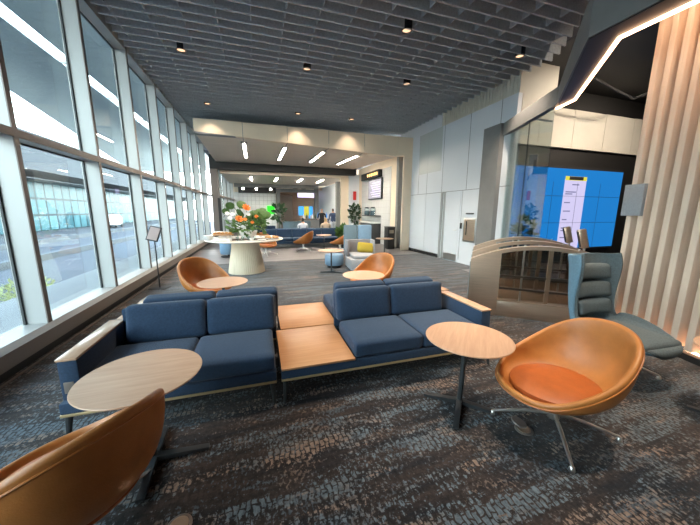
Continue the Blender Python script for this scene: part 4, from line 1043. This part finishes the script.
for z, a, b in ((2.42, 9.3, 9.6), (2.2, 9.05, 9.5), (2.14, 9.05, 9.35), (1.88, 9.05, 9.3), (1.62, 9.05, 9.35), (1.36, 9.05, 9.25), (1.10, 9.05, 9.3), (1.02, 9.05, 9.2), (.8, 9.05, 9.3)): box(bm, a, b, -.15, -.147, z, z+.035)
obj('text_lines', bm, 'scr_text', t, smooth=False)
bm = B()
for x in xs[1:-1]: box(bm, x-.004, x+.004, -.151, -.1475, .47, 2.5)
for k in (1, 2): box(bm, 6.45, 11.58, -.151, -.1475, .47+k*.81-.004, .47+k*.81+.004)
obj('bezel_lines', bm, 'black', t, smooth=False)

# slat wall
SD = Vector((.30, .95, 0)).normalized(); SN = Vector((-SD.y, SD.x, 0))
S0 = Vector((4.43, 1.6, 0))
ang = math.atan2(SD.y, SD.x)
t = thing('slat_screen', 'tall screen of pale wood vertical slats at the right edge', 'slat screen', S0, ang)
# local x along wall (away from camera), local y = toward the room (SN)
k = -16
while k <= 6:
    x = .02+k*.155
    obj('slat', bx(x, x+.07, -.15, .0, .10, 4.12, bev=.004), 'slat', t)
    k += 1
obj('backing', bx(-2.6, 1.03, -.19, -.151, .0, 4.12), 'slat_back', t, smooth=False)
obj('plinth', bx(-2.6, 1.03, -.13, .01, 0, .07), 'black', t, smooth=False)
obj('base_lamp', bx(-2.6, 1.0, -.10, -.075, .071, .085), 'led', t, smooth=False)
tag(obj('wall_panel', bx(-.13, .13, .002, .045, -.20, .20, bev=.004), 'lightgrey', None, tuple(S0+SD*.93+SN*.0+Vector((0, 0, 1.76))), (0, 0, ang)), 'square grey panel mounted on the end wood slats', 'panel')

for tt in (.25, .75):
    p = S0+SD*tt+SN*.22
    l = bpy.data.lights.new('slat_washer', 'SPOT'); l.energy = 36; l.color = (1, .74, .52); l.spot_size = math.radians(75); l.spot_blend = .9; l.shadow_soft_size = .04
    lo = bpy.data.objects.new('slat_washer', l); C.objects.link(lo); lo.location = (p.x, p.y, 4.6)
    bm = B(); lathe(bm, [(0, .3), (.05, .3), (.05, 0), (.04, 0), (.04, .03), (0, .03)], 18); obj('lamp_housing', bm, 'black', ceil, (p.x, p.y, 4.63))
# speed gates
GD = Vector((.74, -.67, 0)).normalized(); ga = math.atan2(GD.y, GD.x)
def gate(lab, loc, ln=1.72):
    t = thing('speed_gate', lab, 'gate', loc, ga, 'arched steel speed gates')
    def arch(u): return .875+.24*(1-((u-.56)/.56)**2) if u < .56 else .875+.24*(1-((u-.56)/.56)**2)
    n = 24; T = .11
    def band(bm, u0, u1, zlo, zhi, y0, y1):
        prev = None
        for i in range(n+1):
            u = u0+(u1-u0)*i/n; x = u*ln; a, b = zlo(u), zhi(u)
            q = [bm.verts.new((x, y0, a)), bm.verts.new((x, y1, a)), bm.verts.new((x, y1, b)), bm.verts.new((x, y0, b))]
            if prev:
                for j in range(4): bm.faces.new((prev[j], prev[(j+1) % 4], q[(j+1) % 4], q[j]))
            else: bm.faces.new(q)
            prev = q
        bm.faces.new(prev[::-1])
    bm = B(); band(bm, 0, 1, lambda u: arch(u)-.055, arch, -T/2-.012, T/2+.012); obj('top_rail', bm, 'steel', t, smooth=True)
    bm = B(); band(bm, 0.0, .245, lambda u: .0, lambda u: arch(u)-.055, -T/2, T/2); obj('end_panel', bm, 'steel', t)
    obj('end_edge', bx(-.012, .0, -T/2-.004, T/2+.004, .0, .82), 'alu', t, smooth=False)
    obj('plinth', bx(.245*ln, ln, -T/2, T/2, 0, .24, bev=.004), 'steel', t)
    obj('lower_ledge', bx(.245*ln, ln, -T/2-.01, T/2+.01, .24, .262), 'steel', t, smooth=False)
    bm = B(); band(bm, .25, .995, lambda u: .262, lambda u: arch(u)-.055, -T/2+.012, -T/2+.02); obj('glass_panel', bm, 'smoke', t, smooth=False)
    bm = B(); band(bm, .25, .995, lambda u: .262, lambda u: arch(u)-.055, T/2-.02, T/2-.012); obj('glass_panel', bm, 'smoke', t, smooth=False)
    for x in (.60*ln, .97*ln): obj('post', bx(x, x+.05, -.03, .03, .262, arch(x/ln)-.05), 'steel', t, smooth=False)
    for z in (.42, .62): obj('inner_rail', bx(.25*ln, .99*ln, -.015, .015, z, z+.03), 'steel_dark', t, smooth=False)
    for x in (.42*ln, .80*ln):
        bm = B(); cyl(bm, (x, -.0, .262), (x, -.0, arch(x/ln)+.02), .014, n=12); obj('hinge_tube', bm, 'chrome', t)
    return t
g0 = gate('nearest arched stainless speed gate cabinet, behind the right sofa arm', (3.25, 3.715, 0))
NG = Vector((.67, .74, 0)).normalized()
g1 = dup(g0, tuple(Vector((3.25, 3.715, 0))+NG*.85), ga, 'second arched stainless speed gate, only its curved top showing behind the nearest')
g2 = dup(g0, tuple(Vector((3.25, 3.715, 0))+NG*1.75), ga, 'third arched stainless speed gate, farthest from the sofas')
for i, (p, lab) in enumerate(((Vector((3.25, 3.715, 0))+NG*1.75+GD*1.66, 'tilted ticket scanner on the farthest gate, left of the pair'), (Vector((3.25, 3.715, 0))+NG*.85+GD*1.66, 'tilted ticket scanner on the middle gate, right of the pair'))):
    u = 1.66/1.72; z = .875+.24*(1-((u-.56)/.56)**2)+.002
    t = thing('ticket_scanner', lab, 'scanner', (p.x, p.y, z), ga, 'ticket scanners')
    bm = B(); cyl(bm, (0, 0, 0), (0, 0, .05), .02, n=12); obj('stem', bm, 'chrome', t)
    obj('head', bx(-.05, .05, -.06, .06, 0, .30, bev=.006), 'steel', t, (0, 0, .045), (.0, -.25, .0))
    obj('reader_face', bx(-.056, -.05, -.05, .05, .02, .28), 'black', t, (0, 0, .045), (.0, -.25, .0), smooth=False)
t = thing('potted_plant', 'small dark plant behind the gates in front of the video wall', 'plant', (6.1, 5.3, 0))
bm = B(); lathe(bm, [(0, 0), (.14, 0), (.17, .5), (.155, .5), (.12, .05), (0, .05)], 24); obj('pot', bm, 'black', t)
bm = B(); leafblob(bm, (0, 0, 1.15), (.18, .18, .32), 60, .18, seed=41); obj('foliage', bm, 'leaf_dark', t); bm = B(); cyl(bm, (0, 0, .1), (0, 0, 1.0), .012, .008, 8); obj('stem', bm, 'stem', t)

# ------------------------------------------------------------------ light
w = bpy.data.worlds.new('sky'); bpy.context.scene.world = w; w.use_nodes = True
nt = w.node_tree; nt.nodes.clear()
out = nt.nodes.new('ShaderNodeOutputWorld'); bg = nt.nodes.new('ShaderNodeBackground')
tc = nt.nodes.new('ShaderNodeTexCoord'); sp = nt.nodes.new('ShaderNodeSeparateXYZ'); L(nt, tc.outputs['Generated'], sp.inputs[0])
r = ramp(nt, sp.outputs[2], [(0, (.55, .58, .60)), (.02, (.98, 1.0, 1.0)), (.35, (.80, .92, 1.0)), (1, (.45, .66, 1.0))])
L(nt, r.outputs[0], bg.inputs[0]); bg.inputs[1].default_value = 7.0; L(nt, bg.outputs[0], out.inputs[0])
s = bpy.data.lights.new('sun', 'SUN'); s.energy = 1.0; s.angle = .01; s.color = (1, .95, .88)
so = bpy.data.objects.new('sun', s); C.objects.link(so); so.rotation_euler = (math.radians(10), math.radians(48), 0)

sc = bpy.context.scene
sc.view_settings.view_transform = 'Standard'; sc.view_settings.look = 'None'; sc.view_settings.gamma = 1; sc.view_settings.use_curve_mapping = False
sc.view_settings.exposure = 1.2
try:
    sc.cycles.use_denoising = True; sc.cycles.denoiser = 'OPENIMAGEDENOISE'
    sc.cycles.max_bounces = 10; sc.cycles.diffuse_bounces = 5; sc.cycles.transparent_max_bounces = 24; sc.cycles.sample_clamp_indirect = 6
    sc.cycles.caustics_reflective = False; sc.cycles.caustics_refractive = False
except Exception as ex: print(ex)
